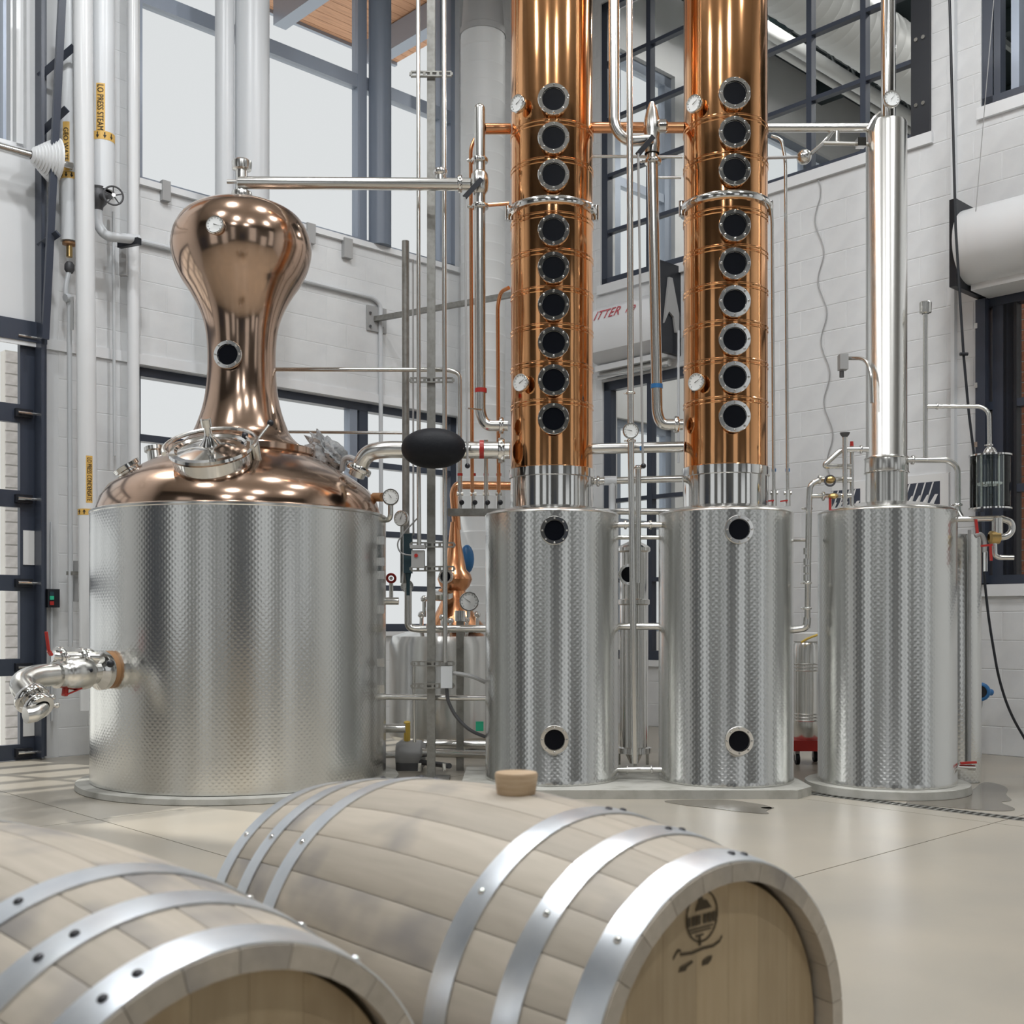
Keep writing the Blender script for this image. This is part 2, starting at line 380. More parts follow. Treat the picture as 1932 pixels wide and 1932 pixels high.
def blocks(wall, holes, a0, a1, ztop, face, left, proud):
    n = 0
    for k in range(int(ztop/BH)+1):
        z0 = k*BH; a = a0-(BL/2 if k % 2 else 0)
        while a < a1:
            lo, hi = max(a, a0), min(a+BL, a1); segs = [(lo, hi, z0, z0+BH)]
            for h in holes:
                out = []
                for s in segs:
                    if s[1] <= h[0] or s[0] >= h[1] or s[3] <= h[2] or s[2] >= h[3]: out.append(s); continue
                    if s[0] < h[0]: out.append((s[0], h[0], s[2], s[3]))
                    if s[1] > h[1]: out.append((h[1], s[1], s[2], s[3]))
                    m0, m1 = max(s[0], h[0]), min(s[1], h[1])
                    if s[2] < h[2]: out.append((m0, m1, s[2], h[2]))
                    if s[3] > h[3]: out.append((m0, m1, h[3], s[3]))
                segs = out
            for s in segs:
                w_, h_ = s[1]-s[0]-GAP, s[3]-s[2]-GAP
                if w_ < .03 or h_ < .03: continue
                c = ((s[0]+s[1])/2, (s[2]+s[3])/2)
                P = to_px(c[0], face, c[1]) if left else to_px(face, c[0], c[1])
                if not (-40 < P[0] < 1975 and -60 < P[1] < 1480): continue
                e = .003
                def f(b):
                    pts = [(-w_/2, -h_/2), (w_/2, -h_/2), (w_/2, h_/2), (-w_/2, h_/2)]; q = [(-w_/2+e, -h_/2+e), (w_/2-e, -h_/2+e), (w_/2-e, h_/2-e), (-w_/2+e, h_/2-e)]
                    if left: b.add([(x, 0, y) for x, y in pts]+[(x, -proud, y) for x, y in q], [(0,1,5,4),(1,2,6,5),(2,3,7,6),(3,0,4,7),(4,5,6,7)])
                    else: b.add([(0, x, y) for x, y in pts]+[(-proud, x, y) for x, y in q], [(4,5,1,0),(5,6,2,1),(6,7,3,2),(7,4,0,3),(7,6,5,4)])
                me = shared(('block', left, round(w_, 3), round(h_, 3), proud), f, M['wall'], False)
                inst('block', me, wall, (c[0], face, c[1]) if left else (face, c[0], c[1])); n += 1
            a += BL
    return n
blocks(wall_right, RHOLES, 2.0, VL-.02, 8.2, UR, False, .0028)
blocks(wall_left, LHOLES, UD1+.1, UR-.02, 8.2, VL, True, .0016)

# floor: saw-cut slabs
floor = MB().box((-5.5, -5.5, -.3), (UR+.2, VL+.3, -.012)).top('floor', M['joint'], room=True, kind='structure', smooth=False)
UL = [-5.5, -.7, 2.5, 5.7, UR]; VLN = [-5.5, -.67, 2.51, 5.69, VL]
TR = (5.86, 5.96, 1.0, 4.3)                                         # trench drain
for i in range(4):
    for k in range(4):
        a, b, c, d = UL[i]+.003, UL[i+1]-.003, VLN[k]+.003, VLN[k+1]-.003
        mb = MB()
        for q in solid_cells(a, b, c, d, [TR]): mb.box((q[0], q[2], -.03), (q[1], q[3], 0))
        mb.part('concrete_slab', M['floor'], floor, smooth=False)
for i, (a, b, c, d) in enumerate([(-5.5, 12, VL+.31, 30)]):
    MB().box((a-30, c, -.25), (b+20, d, -.15)).top('ground', M['ground'], room=True, kind='structure', smooth=False)
ceil = MB().box((-5.5, -5.5, ZC), (UR+.1, VL, ZC+.2)).top('ceiling', M['ceiling'], room=True, kind='structure', smooth=False)
# walls behind the camera, seen only as reflections
holes = [(-4.2, -1.8, 0, 3.2), (-.6, 2.0, .6, 6.4), (3.6, 5.6, 0, 3.2), (6.4, 8.2, .6, 6.4)]
mb = MB()
for a, b, c, d in solid_cells(-5.5, UR+.2, -.02, ZC, holes): mb.box((a, -5.8, c), (b, -5.5, d))
mb.top('wall_front', M['darkbrick'], room=True, kind='structure', smooth=False)
holes2 = [(-4.6, -2.6, .6, 6.4), (-1.0, 1.2, 0, 3.6), (2.8, 5.0, .6, 6.4), (5.9, 8.0, 0, 3.2)]
mb = MB()
for a, b, c, d in solid_cells(-5.5, VL, -.02, ZC, holes2): mb.box((-5.8, a, c), (-5.5, b, d))
mb.top('wall_side', M['darkbrick'], room=True, kind='structure', smooth=False)
nw = [20]
def plain_opening(kind, h, front, opaque):
    nw[0] += 1; t = thing('%s_%d' % (kind, nw[0]), None, None, (0, 0, 0), room=True, kind='structure')
    a, b, c, d = h; B = (lambda q, x0, x1, z0, z1, y0, y1: q.box((x0, -5.5-y1, z0), (x1, -5.5-y0, z1))) if front else (lambda q, x0, x1, z0, z1, y0, y1: q.box((-5.5-y1, x0, z0), (-5.5-y0, x1, z1)))
    fr = MB()
    for q in ((a, a+.09, c, d), (b-.09, b, c, d), (a, b, d-.09, d), (a, b, c, c+.07)): B(fr, *q, .05, .15)
    n = 3
    for k in range(1, n): B(fr, a+(b-a)*k/n-.03, a+(b-a)*k/n+.03, c, d, .06, .14)
    for k in range(1, 4): B(fr, a, b, c+(d-c)*k/4-.03, c+(d-c)*k/4+.03, .06, .14)
    fr.part('frame', M['frame'], t, smooth=False)
    p = MB(); B(p, a+.02, b-.02, c+.02, d-.02, .09, .105); p.part('panel' if opaque else 'pane', M['frame'] if opaque else M['glass'], t, smooth=False)
for i, h in enumerate(holes): plain_opening('door' if i % 2 == 0 else 'window', h, True, i == 0)
for i, h in enumerate(holes2): plain_opening('door' if i % 2 else 'window', h, False, i == 3)

def lbox(mb, a0, a1, z0, z1, y0, y1): return mb.box((a0, VL+y0, z0), (a1, VL+y1, z1))
def rbox(mb, a0, a1, z0, z1, y0, y1): return mb.box((UR+y0, a0, z0), (UR+y1, a1, z1))
def window(name, hole, uprights, bars, B, fm, fw=.06, y0=.06, y1=.16, panes=True, sill=None):
    """uprights: [(a0,a1,mat)], bars: [(z0,z1)]"""
    t = thing(name, None, None, (0, 0, 0), room=True, kind='structure'); a, b, c, d = hole
    for q in ((a, a+fw, c, d), (b-fw, b, c, d)): B(MB(), *q, y0, y1).part('jamb', fm, t, smooth=False)
    B(MB(), a, b, d-fw, d, y0, y1).part('head_rail', fm, t, smooth=False); B(MB(), a, b, c, c+fw, y0, y1).part('bottom_rail', fm, t, smooth=False)
    for q in uprights: B(MB(), q[0], q[1], c, d, y0+.004, y1-.004).part('mullion', q[2] if len(q) > 2 else fm, t, smooth=False)
    for q in bars: B(MB(), a, b, q[0], q[1], y0+.008, y1-.008).part('glazing_bar', fm, t, smooth=False)
    if panes:
        As = [a+fw]+sum([[q[0], q[1]] for q in sorted(uprights)], [])+[b-fw]; Zs = [c+fw]+sum([[q[0], q[1]] for q in sorted(bars)], [])+[d-fw]
        for i in range(0, len(As), 2):
            for k in range(0, len(Zs), 2):
                if As[i+1]-As[i] > .02 and Zs[k+1]-Zs[k] > .02:
                    B(MB(), As[i]-.005, As[i+1]+.005, Zs[k]-.005, Zs[k+1]+.005, (y0+y1)/2-.004, (y0+y1)/2+.004).part('pane', M['glass'], t, smooth=False)
    if sill: B(MB(), a-.02, b+.02, c-sill, c, -.035, y0).part('sill', M['whitepaint'], t, smooth=False)
    return t
FL, FD = M['frame_l'], M['frame']
window('window_1', WL1, [(u_(683), u_(700), FL), (u_(838), u_(848), FL)], [(5.90, 6.02)], lbox, FL, .05, sill=.05)
window('window_2', WL2, [(u_(668), u_(682), FL), (u_(686), u_(702), FD)], [(2.435, 2.49), (1.80, 1.855), (1.3, 1.35)], lbox, FD, .07, sill=.04)
window('window_3', WL0, [(u_(12), u_(18), FL), (u_(26), u_(30), M['whitepaint'])], [], lbox, M['whitepaint'], .05)
window('window_4', WL5, [(9.75, 9.85)], [(5.95, 6.05)], lbox, FL, .12); window('window_5', WL6, [(12.5, 12.6), (13.6, 13.7)], [(5.95, 6.05)], lbox, FL, .12)
MB().cyl((u_(717), VL+.0, 4.47), (u_(717), VL+.0, 8.6), .105, n=24).top('window_column', M['steelcol'], 'dark blue-grey round steel column standing on the tall window sill', 'column', room=True)
window('window_11', WL7, [(9.75, 9.85)], [(2.1, 2.18)], lbox, FL, .1); window('window_12', WL8, [(12.5, 12.6), (13.6, 13.7)], [(2.1, 2.18)], lbox, FL, .1)
HB = [4.93, 5.495, 6.06, 6.63]
window('window_6', WR1, [(v_(1224, 200), v_(1216, 200))], [(z-.018, z+.018) for z in HB], rbox, FD, .075, .02, .1, sill=.09)
vm = [v_(1523, 60), v_(1625, 60)]
window('window_7', WR2, [(vm[1]-.025, vm[1]+.025), (vm[0]-.025, vm[0]+.025), (VJ, v_(1720))], [(z-.018, z+.018) for z in HB[1:]], rbox, FD, .05, .02, .1, sill=.09)
window('window_8', WR3, [(v_(1222, 900)-.03, v_(1222, 900)+.03)], [(2.2, 2.24), (1.4, 1.44)], rbox, FD, .09, .02, .1, sill=.06)
window('window_9', WR4, [(v_(1870)-.16, v_(1870)), (v_(1890)-.10, v_(1890), M['black'])], [(2.62, 2.68), (1.98, 2.04)], rbox, FD, .07, .02, .12, sill=.09)
window('window_10', WR5, [(v_(1880)-.02, v_(1880)+.03), (v_(1905)-.06, v_(1905), FL)], [(5.9, 5.96)], rbox, FD, .08, .02, .12, sill=.09)
# beads and trim
MB().box((-5.5, VL-.02, 3.02), (UR-.4, VL, 3.10)).part('lintel_ledge', M['whitepaint'], wall_left, smooth=False)

# ------------------------------------------------------------------ room behind the right wall
MB().box((UR+.2, -1.0, -.2), (UEND, VL, 0)).top('floor_annex', M['floor'], room=True, kind='structure', smooth=False)
MB().box((UEND, -1.0, -.02), (UEND+.2, VL+.3, 8.6)).top('wall_annex_end', M['plaster'], room=True, kind='structure', smooth=False)
MB().box((UR+.2, -1.2, -.02), (UEND, -1.0, 8.6)).top('wall_annex_side', M['plaster'], room=True, kind='structure', smooth=False)
anc = MB().box((UR+.2, -1.2, 8.4), (UEND+.2, VL+.3, 8.6)).top('ceiling_annex', M['deck'], room=True, kind='structure', smooth=False)
for k in range(9):
    v = .3+k*.95; j = MB()
    j.box((UR+.25, v, 8.02), (UEND, v+.05, 8.09)).box((UR+.25, v, 8.32), (UEND, v+.05, 8.4))
    for i in range(16):
        a = UR+.3+i*.5; j.obox((a, v+.025, 8.05), (a+.25, v+.025, 8.36), .025, .025).obox((a+.25, v+.025, 8.36), (a+.5, v+.025, 8.05), .025, .025)
    j.part('joist', M['joist'], anc, smooth=False)
for k in range(4):
    a = UR+1.2+k*2; MB().box((a, -1, 8.1), (a+.12, VL, 8.38)).part('beam', M['deck'], anc, smooth=False)
def spiral_duct(u0, u1, v, z, r, label, pitch=.16):
    t = thing('spiral_duct', label, 'duct', (u0, v, z-r), room=True, group='ducts in the room behind the window')
    prof = []; n = int((u1-u0)/pitch)
    for k in range(n): prof += [(r, k*pitch), (r, k*pitch+pitch*.8), (r*1.02, k*pitch+pitch*.88), (r*1.02, k*pitch+pitch*.92), (r, k*pitch+pitch*.99)]
    MB().lathe(prof, (u0, v, z), (1, 0, 0), 32).part('duct_body', M['ductw'], t)
spiral_duct(UR+.4, UEND-.1, 6.55, 7.52, .34, 'wide white spiral duct under the ceiling behind the gridded window')
spiral_duct(UR+.4, UEND-.1, 7.35, 7.62, .08, 'narrow pale duct beside the wide spiral duct behind the window', .3)
spiral_duct(UR+.4, UEND-.1, 7.85, 7.9, .05, 'thin pale pipe duct close to the far white wall behind the window', .4)
t = thing('potted_tree', 'green leafy indoor plant behind the window beside the tall steel column', 'plant', (UR+1.0, 4.55, 4.2), room=True)
MB().cyl((UR+1.0, 4.55, 4.2), (UR+1.0, 4.55, 5.3), .02, n=8).part('stem', M['tan'], t)
for k in range(26):
    a = random.uniform(0, 6.28); e = random.uniform(-.3, 1.2); L = random.uniform(.18, .34); b = V3((UR+1.0, 4.55, 5.2+random.uniform(-.25, .35)))
    d = V3((math.cos(a)*math.cos(e), math.sin(a)*math.cos(e), math.sin(e))); s_ = d.cross(Z).normalized()*.035; up = V3((0, 0, .004))
    MB().add([b, b+d*L*.5+s_, b+d*L, b+d*L*.5-s_, b+up, b+d*L*.5+s_+up, b+d*L+up, b+d*L*.5-s_+up], [(3,2,1,0),(4,5,6,7),(0,1,5,4),(1,2,6,5),(2,3,7,6),(3,0,4,7)]).part('leaf', M['leaf'], t)

# ------------------------------------------------------------------ outside
t = thing('roof_overhang', 'cedar boarded roof overhang with steel outriggers outside the tall window', 'roof', (7, VL+.3, 7.9), room=True)
VE = VL+2.75
k = 0
while VL+.32+k*.14 < VE:
    v = VL+.32+k*.14; MB().box((2.0, v, 7.92), (8.75, v+.134, 7.98)).part('board', M['soffit'], t, smooth=False); k += 1
MB().box((2.0, VE, 7.88), (8.75, VE+.05, 8.1)).part('fascia', M['frame_l'], t, smooth=False)
for u in (4.3, 5.6, 6.85, 8.12):
    MB().box((u, VL+.3, 7.62), (u+.16, VE-.22, 7.90)).part('outrigger', M['frame_l'], t, smooth=False)
# pale brick pier beyond the glazed door
def brick_wall(name, label, org, nw_, nh, bm, step, face, cat='wall'):
    t = thing(name, label, cat, org, room=True); L, Hb, T = .30, .095, .12
    o = V3(org)
    if face == 'v': MB().box(o+V3((.004, .012, 0)), o+V3((nw_*L-.004, T, nh*Hb))).part('mortar_core', M['mortar'], t, smooth=False)
    else: MB().box(o+V3((.012, .004, 0)), o+V3((T, nw_*L-.004, nh*Hb))).part('mortar_core', M['mortar'], t, smooth=False)
    for k in range(nh):
        for i in range(nw_+(k % 2)):
            a0 = max(0, i*L-(L/2 if k % 2 else 0)); a1 = min(nw_*L, i*L+L-(L/2 if k % 2 else 0)); w_ = a1-a0-.012
            if w_ < .02: continue
            def f(b):
                if face == 'v': b.box((0, 0, 0), (w_, .05, Hb-.012))
                else: b.box((0, 0, 0), (.05, w_, Hb-.012))
            inst('brick', shared((name+'_brick', round(w_, 3), face), f, bm, False), t, o+(V3((a0+.006, 0, k*Hb)) if face == 'v' else V3((0, a0+.006, k*Hb))))
brick_wall('brick_pier', 'pale sunlit brick pier outside the glazed sectional door', (u_(14)+.45, VL+1.3, -.15), 2, 36, M['brickw'], 0, 'v', 'pier')
brick_wall('brick_house', 'red brick facade seen through the shuttered window on the right', (UR+1.9, 3.2, 1.0), 7, 36, M['brick'], 0, 'u', 'facade')

# ------------------------------------------------------------------ ceiling lamps, then added fill lamps for the back room
for i, (x, y) in enumerate([(-3.4, 3.4), (-1.2, 1.5), (1.3, 1.5), (3.7, 3.4), (-2.1, 6.0), (.1, 6.4), (2.4, 6.0), (-1.5, -2.5), (1.8, -2.5)]):
    zl = 7.3; t = thing('pendant_lamp', 'round metal pendant lamp hanging from the ceiling above the floor', 'lamp', (x, y, zl), group='pendant lamps')
    MB().lathe([(.24, 0), (.25, .02), (.2, .16), (.09, .28), (.05, .32), (0, .32)], (x, y, zl), n=28).part('shade', M['lampmetal'], t)
    MB().cyl((x, y, zl+.32), (x, y, ZC), .012, n=8).part('cord', M['black'], t)
    L = bpy.data.lights.new('pendant_light', 'AREA'); L.shape = 'DISK'; L.size = .32; L.energy = LAMP_W; L.color = (.965, .985, 1)
    lo = bpy.data.objects.new('pendant_light', L); col.objects.link(lo); lo.parent = t; lo.location = (0, 0, -.005)
for i, (u, v) in enumerate([(10.6, 3.0), (10.8, 6.6), (13.4, 4.6)]):  # out-of-view lamps added only to brighten the back room
    p = Matrix.Rotation(PHI, 3, 'Z') @ V3((u, v, 7.9)); t = thing('tube_lamp', 'added white fill lamp under the ceiling of the back room', 'lamp', p, group='back room fill lamps')
    MB().box(p+V3((-.6, -.06, 0)), p+V3((.6, .06, .06))).part('housing', M['whitepaint'], t, smooth=False)
    L = bpy.data.lights.new('fill_light', 'AREA'); L.shape = 'RECTANGLE'; L.size = 1.15; L.size_y = .1; L.energy = 110; L.color = (1, .97, .92)
    lo = bpy.data.objects.new('fill_light', L); col.objects.link(lo); lo.parent = t; lo.location = (0, 0, -.005)

# ------------------------------------------------------------------ the pot still
SX, SY = -1.706, 7.261
MB().lathe([(0, 0), (.985, 0), (.99, .004), (.985, .034), (.975, .038), (0, .038)], (SX, SY, 0), n=96).top('round_plinth', M['pad'], 'round low concrete plinth under the copper pot still', 'plinth')
still = thing('pot_still', 'large copper pot still with onion head and dimpled steel jacket', 'still', (SX, SY, .038))
ks = .003346
def zs(py): return 1+(HY-py)*ks
def rs(hw): return hw*.00329
R0 = .905
MB().lathe([(R0-.01, .038), (R0, .042), (R0, 1.655)], (SX, SY, 0), n=128, uv=R0).part('jacket', M['dimple'], still, label='dimpled stainless jacket of the still')
MB().lathe([(R0, 1.655), (R0+.004, 1.66), (R0+.004, 1.672), (R0-.02, 1.682), (R0-.045, 1.684)], (SX, SY, 0), n=128).part('jacket_rim', M['steel'], still)
MB().lathe([(R0-.03, 1.66), (R0-.035, 1.70), (R0-.055, 1.765), (.80, 1.835), (.72, 1.895), (.61, 1.965), (.52, 2.015), (.44, 2.05), (.435, 2.06)], (SX, SY, 0), n=96).part('dome', M['copper'], still, label='copper shoulder dome of the pot')
MB().lathe([(.40, 2.04), (.455, 2.045), (.46, 2.052), (.46, 2.085), (.455, 2.092), (.38, 2.095)], (SX, SY, 0), n=72).part('neck_flange', M['copper'], still)
prof = [(rs(125), 2.08), (rs(115), zs(842)), (rs(95), zs(824)), (rs(82.5), zs(798)), (rs(72), zs(764)), (rs(66), zs(725)), (rs(64), zs(686)), (rs(65), zs(648)), (rs(70), zs(614)), (rs(81), zs(583)), (rs(97), zs(554)), (rs(113), zs(530)), (rs(126), zs(502)), (rs(132), zs(476)), (rs(131), zs(455)), (rs(125), zs(435)), (rs(112), zs(415)), (rs(95), zs(402)), (rs(72), zs(392)), (rs(45), zs(386)), (rs(14), zs(384))]
def smooth_prof(p, n=4):
    out = []
    for i in range(len(p)-1):
        p0, p1, p2, p3 = p[max(i-1, 0)], p[i], p[i+1], p[min(i+2, len(p)-1)]
        for k in range(n):
            t = k/n; out.append(tuple(.5*((2*p1[j])+(-p0[j]+p2[j])*t+(2*p0[j]-5*p1[j]+4*p2[j]-p3[j])*t*t+(-p0[j]+3*p1[j]-3*p2[j]+p3[j])*t**3) for j in (0, 1)))
    return out+[p[-1]]
MB().lathe(smooth_prof(prof), (SX, SY, 0), n=96).part('onion_head', M['copper'], still, label='copper onion head and neck')
zt = zs(384)
MB().lathe([(rs(14), zt-.02), (rs(14), zt+.03), (rs(19), zt+.035), (rs(20), zt+.05), (rs(19), zt+.07), (rs(11), zt+.08), (rs(11), zs(322)), (rs(18), zs(320)), (rs(19), zs(314)), (rs(19), zs(306)), (rs(14), zs(302)), (0, zs(301))], (SX, SY, 0), n=28).part('top_nozzle', M['steel'], still)
MB().cyl(V3((SX-rs(28), SY, zs(343))), V3((SX, SY, zs(343))), rs(4), n=10).part('side_stub', M['steel'], still)
def on_rev(px, py, rad, cx=SX, cy=SY):
    """point on the camera side of a revolved body, and its outward direction"""
    r = (px-CX)/F; d = cy-rad
    for _ in range(8):
        x = r*d-cx; x = max(-rad*.98, min(rad*.98, x)); d = cy-math.sqrt(rad*rad-x*x)
    p = W(px, py, d); return p, V3((p.x-cx, p.y-cy, 0)).normalized()
p, n = on_rev(432, 671, rs(64)); sight_glass(still, p-Y*.01, V3((-.10, -1, .05)), .088)
p, n = on_rev(410, 433, rs(124)); gauge(still, p+V3((0, -.05, .01)), V3((-.12, -1, .12)), .056, .07, -.3)
# manway on the dome
mc = W(399, 853, 6.60); mn = V3((-.04, -.50, .87)).normalized()
MB().lathe([(.225, -.12), (.225, .0), (.235, .0), (.240, .012), (.235, .028), (.205, .032), (.19, .022), (.10, .045), (.0, .058)], mc, mn, 56).part('manway', M['polish'], still, label='round polished steel manway with lid')
ko = mc+mn*.05
MB().lathe([(.06, 0), (.03, .04), (.022, .06), (.02, .10), (.03, .105), (.03, .15), (.024, .155), (0, .155)], ko, mn, 24).part('manway_knob', M['polish'], still)
e1 = mn.cross(Y).normalized(); e2 = mn.cross(e1)
arc = [mc+(e1*math.cos(a)+e2*math.sin(a))*.262+mn*.045 for a in [math.radians(x) for x in range(-25, 206, 11)]]
if (arc[len(arc)//2]-mc).y < 0: arc = [mc+(e1*math.cos(a)-e2*math.sin(a))*.262+mn*.045 for a in [math.radians(x) for x in range(-25, 206, 11)]]
MB().tube(arc, .013, n=8, bend=.01).part('clamp_hoop', M['steel'], still)
b = W(484, 858, 6.66)
MB().cyl(b-mn*.04, b+mn*.10, .026, n=14).part('clamp_post', M['steel'], still)
for q in ((462, 822), (510, 798)):
    e = W(q[0], q[1], 6.7); h = MB().cyl(b+mn*.07, e, .008, n=8).part('clamp_lever', M['steel'], still); MB().ball(e, .02, 12, 8).part('grip', M['black'], h)
MB().lathe([(.07, -.05), (.07, .03), (.085, .035), (.085, .06), (.07, .065), (0, .065)], W(248, 893, 6.95), V3((-.5, -.25, .8)), 28).part('nozzle', M['polish'], still)
MB().lathe([(.05, -.1), (.05, .04), (.066, .045), (.066, .07), (0, .07)], W(294, 864, 7.35), V3((-.15, .1, 1)), 24).part('nozzle', M['steel'], still)
# gauges and small pipe on the right shoulder
g = pipe('x', '', '', [([(722, 982, 7.25), (737, 980, 7.2), (737, 950, 7.2)], 5, 'steel')], parent=still)
gauge(still, W(737, 938, 7.15), V3((.1, -1, .1)), .052, .03, 2.2)
MB().cyl(W(705, 938, 7.3), W(722, 938, 7.25), .028, n=12).part('plug', M['tan'], still)
# jacket seam boxes on the right flank
for py in (1020, 1060, 1085, 1150, 1250, 1300):
    MB().cbox(W(721, py, 7.12), .03, .03, .05).part('bracket', M['steel'], still, smooth=False)
# outlet valve train on the left flank
ax = (W(100, 1272, 6.26)-W(215, 1262, 6.60)).normalized()
ov = thing('outlet_valve', 'stainless outlet valve train with red lever on the left of the still', 'valve', W(100, 1350, 6.24))
P0 = W(222, 1262, 6.62)
def along(k): return P0+ax*k
MB().lathe([(.11, -.06), (.118, -.02), (.125, -.005), (.125, .01), (.105, .012)], P0, ax, 36).part('flange', M['polish'], ov)
MB().lathe([(.105, .0), (.108, .01), (.108, .085), (.1, .09)], P0, ax, 36).part('sleeve', M['tan'], ov, label='brown sleeve behind the steel flange')
MB().lathe([(.08, .085), (.105, .088), (.112, .10), (.112, .13), (.10, .14), (.085, .15), (.075, .16), (.075, .20)], P0, ax, 36).part('clamp_ring', M['polish'], ov)
MB().lathe([(.06, .18), (.085, .20), (.098, .22), (.100, .30), (.092, .34), (.085, .36), (.078, .37), (.078, .41), (.06, .415), (0, .415)], P0, ax, 36).part('valve_body', M['steel'], ov)
q = [along(.40), along(.55), W(36, 1290, 6.06), W(60, 1318, 6.00)]
MB().tube(q, .062, n=20, bend=.13).part('elbow', M['steel'], ov)
d2 = (q[3]-q[2]).normalized(); clamp(ov, q[3], d2, .056)
MB().tube([q[3], q[3]+d2*.05], .055, n=18).part('spool', M['polish'], ov); clamp(ov, q[3]+d2*.07, d2, .05)
MB().tube([q[3]+d2*.06, W(78, 1335, 5.97), W(68, 1347, 5.92), W(48, 1350, 5.88)], .042, n=16, bend=.07).part('spout', M['steel'], ov)
hb = W(122, 1312, 6.32)
MB().cyl(W(124, 1295, 6.34), hb, .018, n=10).part('lever_hub', M['red'], ov)
MB().obox(hb, W(155, 1298, 6.36), .022, .008).part('lever', M['red'], ov, smooth=False)
MB().tube([W(185, 1240, 6.45), W(150, 1240, 6.39), W(112, 1240, 6.30), W(100, 1238, 6.28)], .032, n=14).part('bypass_tube', M['steel'], ov)
clamp(ov, W(152, 1240, 6.40), ax, .034); clamp(ov, W(112, 1239, 6.31), ax, .036)
MB().obox(W(97, 1236, 6.26), W(92, 1228, 6.24), .02, .012).obox(W(92, 1228, 6.24), W(87, 1192, 6.22), .016, .008).part('lever', M['red'], ov, smooth=False)
MB().ball(W(165, 1240, 6.44), .052, 16, 10).part('tee', M['polish'], ov)
for q_ in ((168, 1265), (208, 1252)): MB().ball(W(q_[0], q_[1], 6.36), .022, 12, 8).part('knob', M['black'], ov)
# bagged relief valve on the shoulder
rv = thing('relief_valve', 'grey valve wrapped in a clear plastic bag on the still shoulder', 'valve', W(610, 890, 7.5))
mb = MB(); mb.ball((0, 0, 0), 1, 28, 18); c0 = W(617, 858, 7.45)
for i, v in enumerate(mb.v):
    k = 1+.22*math.sin(v.x*7+v.z*5)*math.cos(v.y*6+v.z*3)+.12*math.sin(v.z*13+v.x*9)
    v2 = V3((v.x*.125, v.y*.10, v.z*.10)) * k; mb.v[i] = c0+V3((v2.x, v2.y, v2.z-.35*v2.x+(.03 if v.x < -.2 else 0)))
mb.part('bag', M['plasticbag'], rv); MB().cyl(W(625, 892, 7.45), W(617, 862, 7.45), .03, n=12).part('valve_stem', M['steel'], rv)
MB().tube([W(645, 888, 7.4), W(648, 866, 7.38), W(660, 862, 7.35), W(672, 868, 7.33)], .018, n=10).part('drain_tube', M['greymetal'], rv)

# ------------------------------------------------------------------ tanks with columns
TANKS = [(.2456, 7.082, .4085), (1.300, 7.005, .404), (2.252, 6.918, .400)]
mb = MB(); x0, y0 = -.30, 6.52
mb.prism([(x0, y0, 0), (1.62, y0, 0), (1.74, y0+.16, 0), (1.74, 7.6, 0), (x0, 7.6, 0)], (0, 0, .05)).top('long_plinth', M['pad'], 'long low concrete plinth under the two copper column tanks', 'plinth', smooth=False)
MB().lathe([(0, 0), (.475, 0), (.48, .004), (.475, .048), (.465, .05), (0, .05)], (TANKS[2][0], TANKS[2][1], 0), n=72).top('round_plinth', M['pad'], 'round low concrete plinth under the steel column tank on the right', 'plinth')
def tank(t, cx, cy, r, ztop=1.652):
    MB().lathe([(r-.01, .05), (r+.002, .052), (r+.002, .085), (r, .088), (r, ztop)], (cx, cy, 0), n=96, uv=r).part('tank_shell', M['dimple'], t, label='dimpled stainless tank shell')
    MB().lathe([(r, ztop), (r+.003, ztop+.004), (r-.004, ztop+.014), (r-.03, ztop+.024), (r*.6, ztop+.055), (.1, ztop+.075), (0, ztop+.075)], (cx, cy, 0), n=72).part('tank_top', M['steel'], t)
def collar(r, z0, z1): return [(r, z0), (r*1.012, z0+.004), (r*1.012, z1-.004), (r, z1)]
CZ = [4.093, 3.865, 3.646, 3.321, 3.099, 2.878, 2.656, 2.434, 2.206]
names = ['left copper rectification column with nine sight glasses on a dimpled tank', 'right copper rectification column with nine sight glasses on a dimpled tank']
for k in (0, 1):
    cx, cy, r = TANKS[k]; t = thing('column_still', names[k], 'still', (cx, cy, .05), group='copper column stills'); tank(t, cx, cy, r)
    rc = .252
    MB().lathe([(rc+.004, 1.68), (rc+.004, 1.88), (rc+.012, 1.885), (rc+.012, 1.935), (rc+.004, 1.94)], (cx, cy, 0), n=64).part('steel_collar', M['polish'], t)
    prof = [(rc, 1.94)]; edges = [2.316, 2.544, 2.766, 2.988, 3.21, 3.43, 3.755, 3.979]
    for e in edges:
        for dz in (-.012, .012): prof += [(rc, e+dz-.007), (rc+.004, e+dz-.002), (rc+.004, e+dz+.002), (rc, e+dz+.007)]
    prof += [(rc, 4.3), (rc, 6.2), (rc*.9, 6.32), (rc*.55, 6.42), (0, 6.45)]
    MB().lathe(prof, (cx, cy, 0), n=80).part('copper_column', M['coppercol'], t, label='polished copper column shell')
    MB().lathe([(rc, 3.49), (rc+.020, 3.495), (rc+.026, 3.505), (rc+.026, 3.525), (rc+.020, 3.535), (rc, 3.54)], (cx, cy, 0), n=64).part('clamp_ring', M['polish'], t)
    for s in (-1, 1): MB().cyl((cx+s*(rc+.02), cy-.02, 3.47), (cx+s*(rc+.02), cy-.02, 3.56), .016, n=12).part('clamp_bolt', M['polish'], t)
    for z in CZ: sight_glass(t, V3((cx, cy-rc-.022, z)), -Y, .094)
    for z, rr in ((1.535, .083), (.323, .083)): sight_glass(t, V3((cx, cy-r-.004, z)), -Y, rr)
    for py, px in (((196, 977), (722, 983)) if k == 0 else ((196, 1310), (721, 1314))):
        p, n = on_rev(px, py, rc+.05, cx, cy); gauge(t, p, V3((n.x*.8-.1, n.y, 0)), .054, .05, .5)
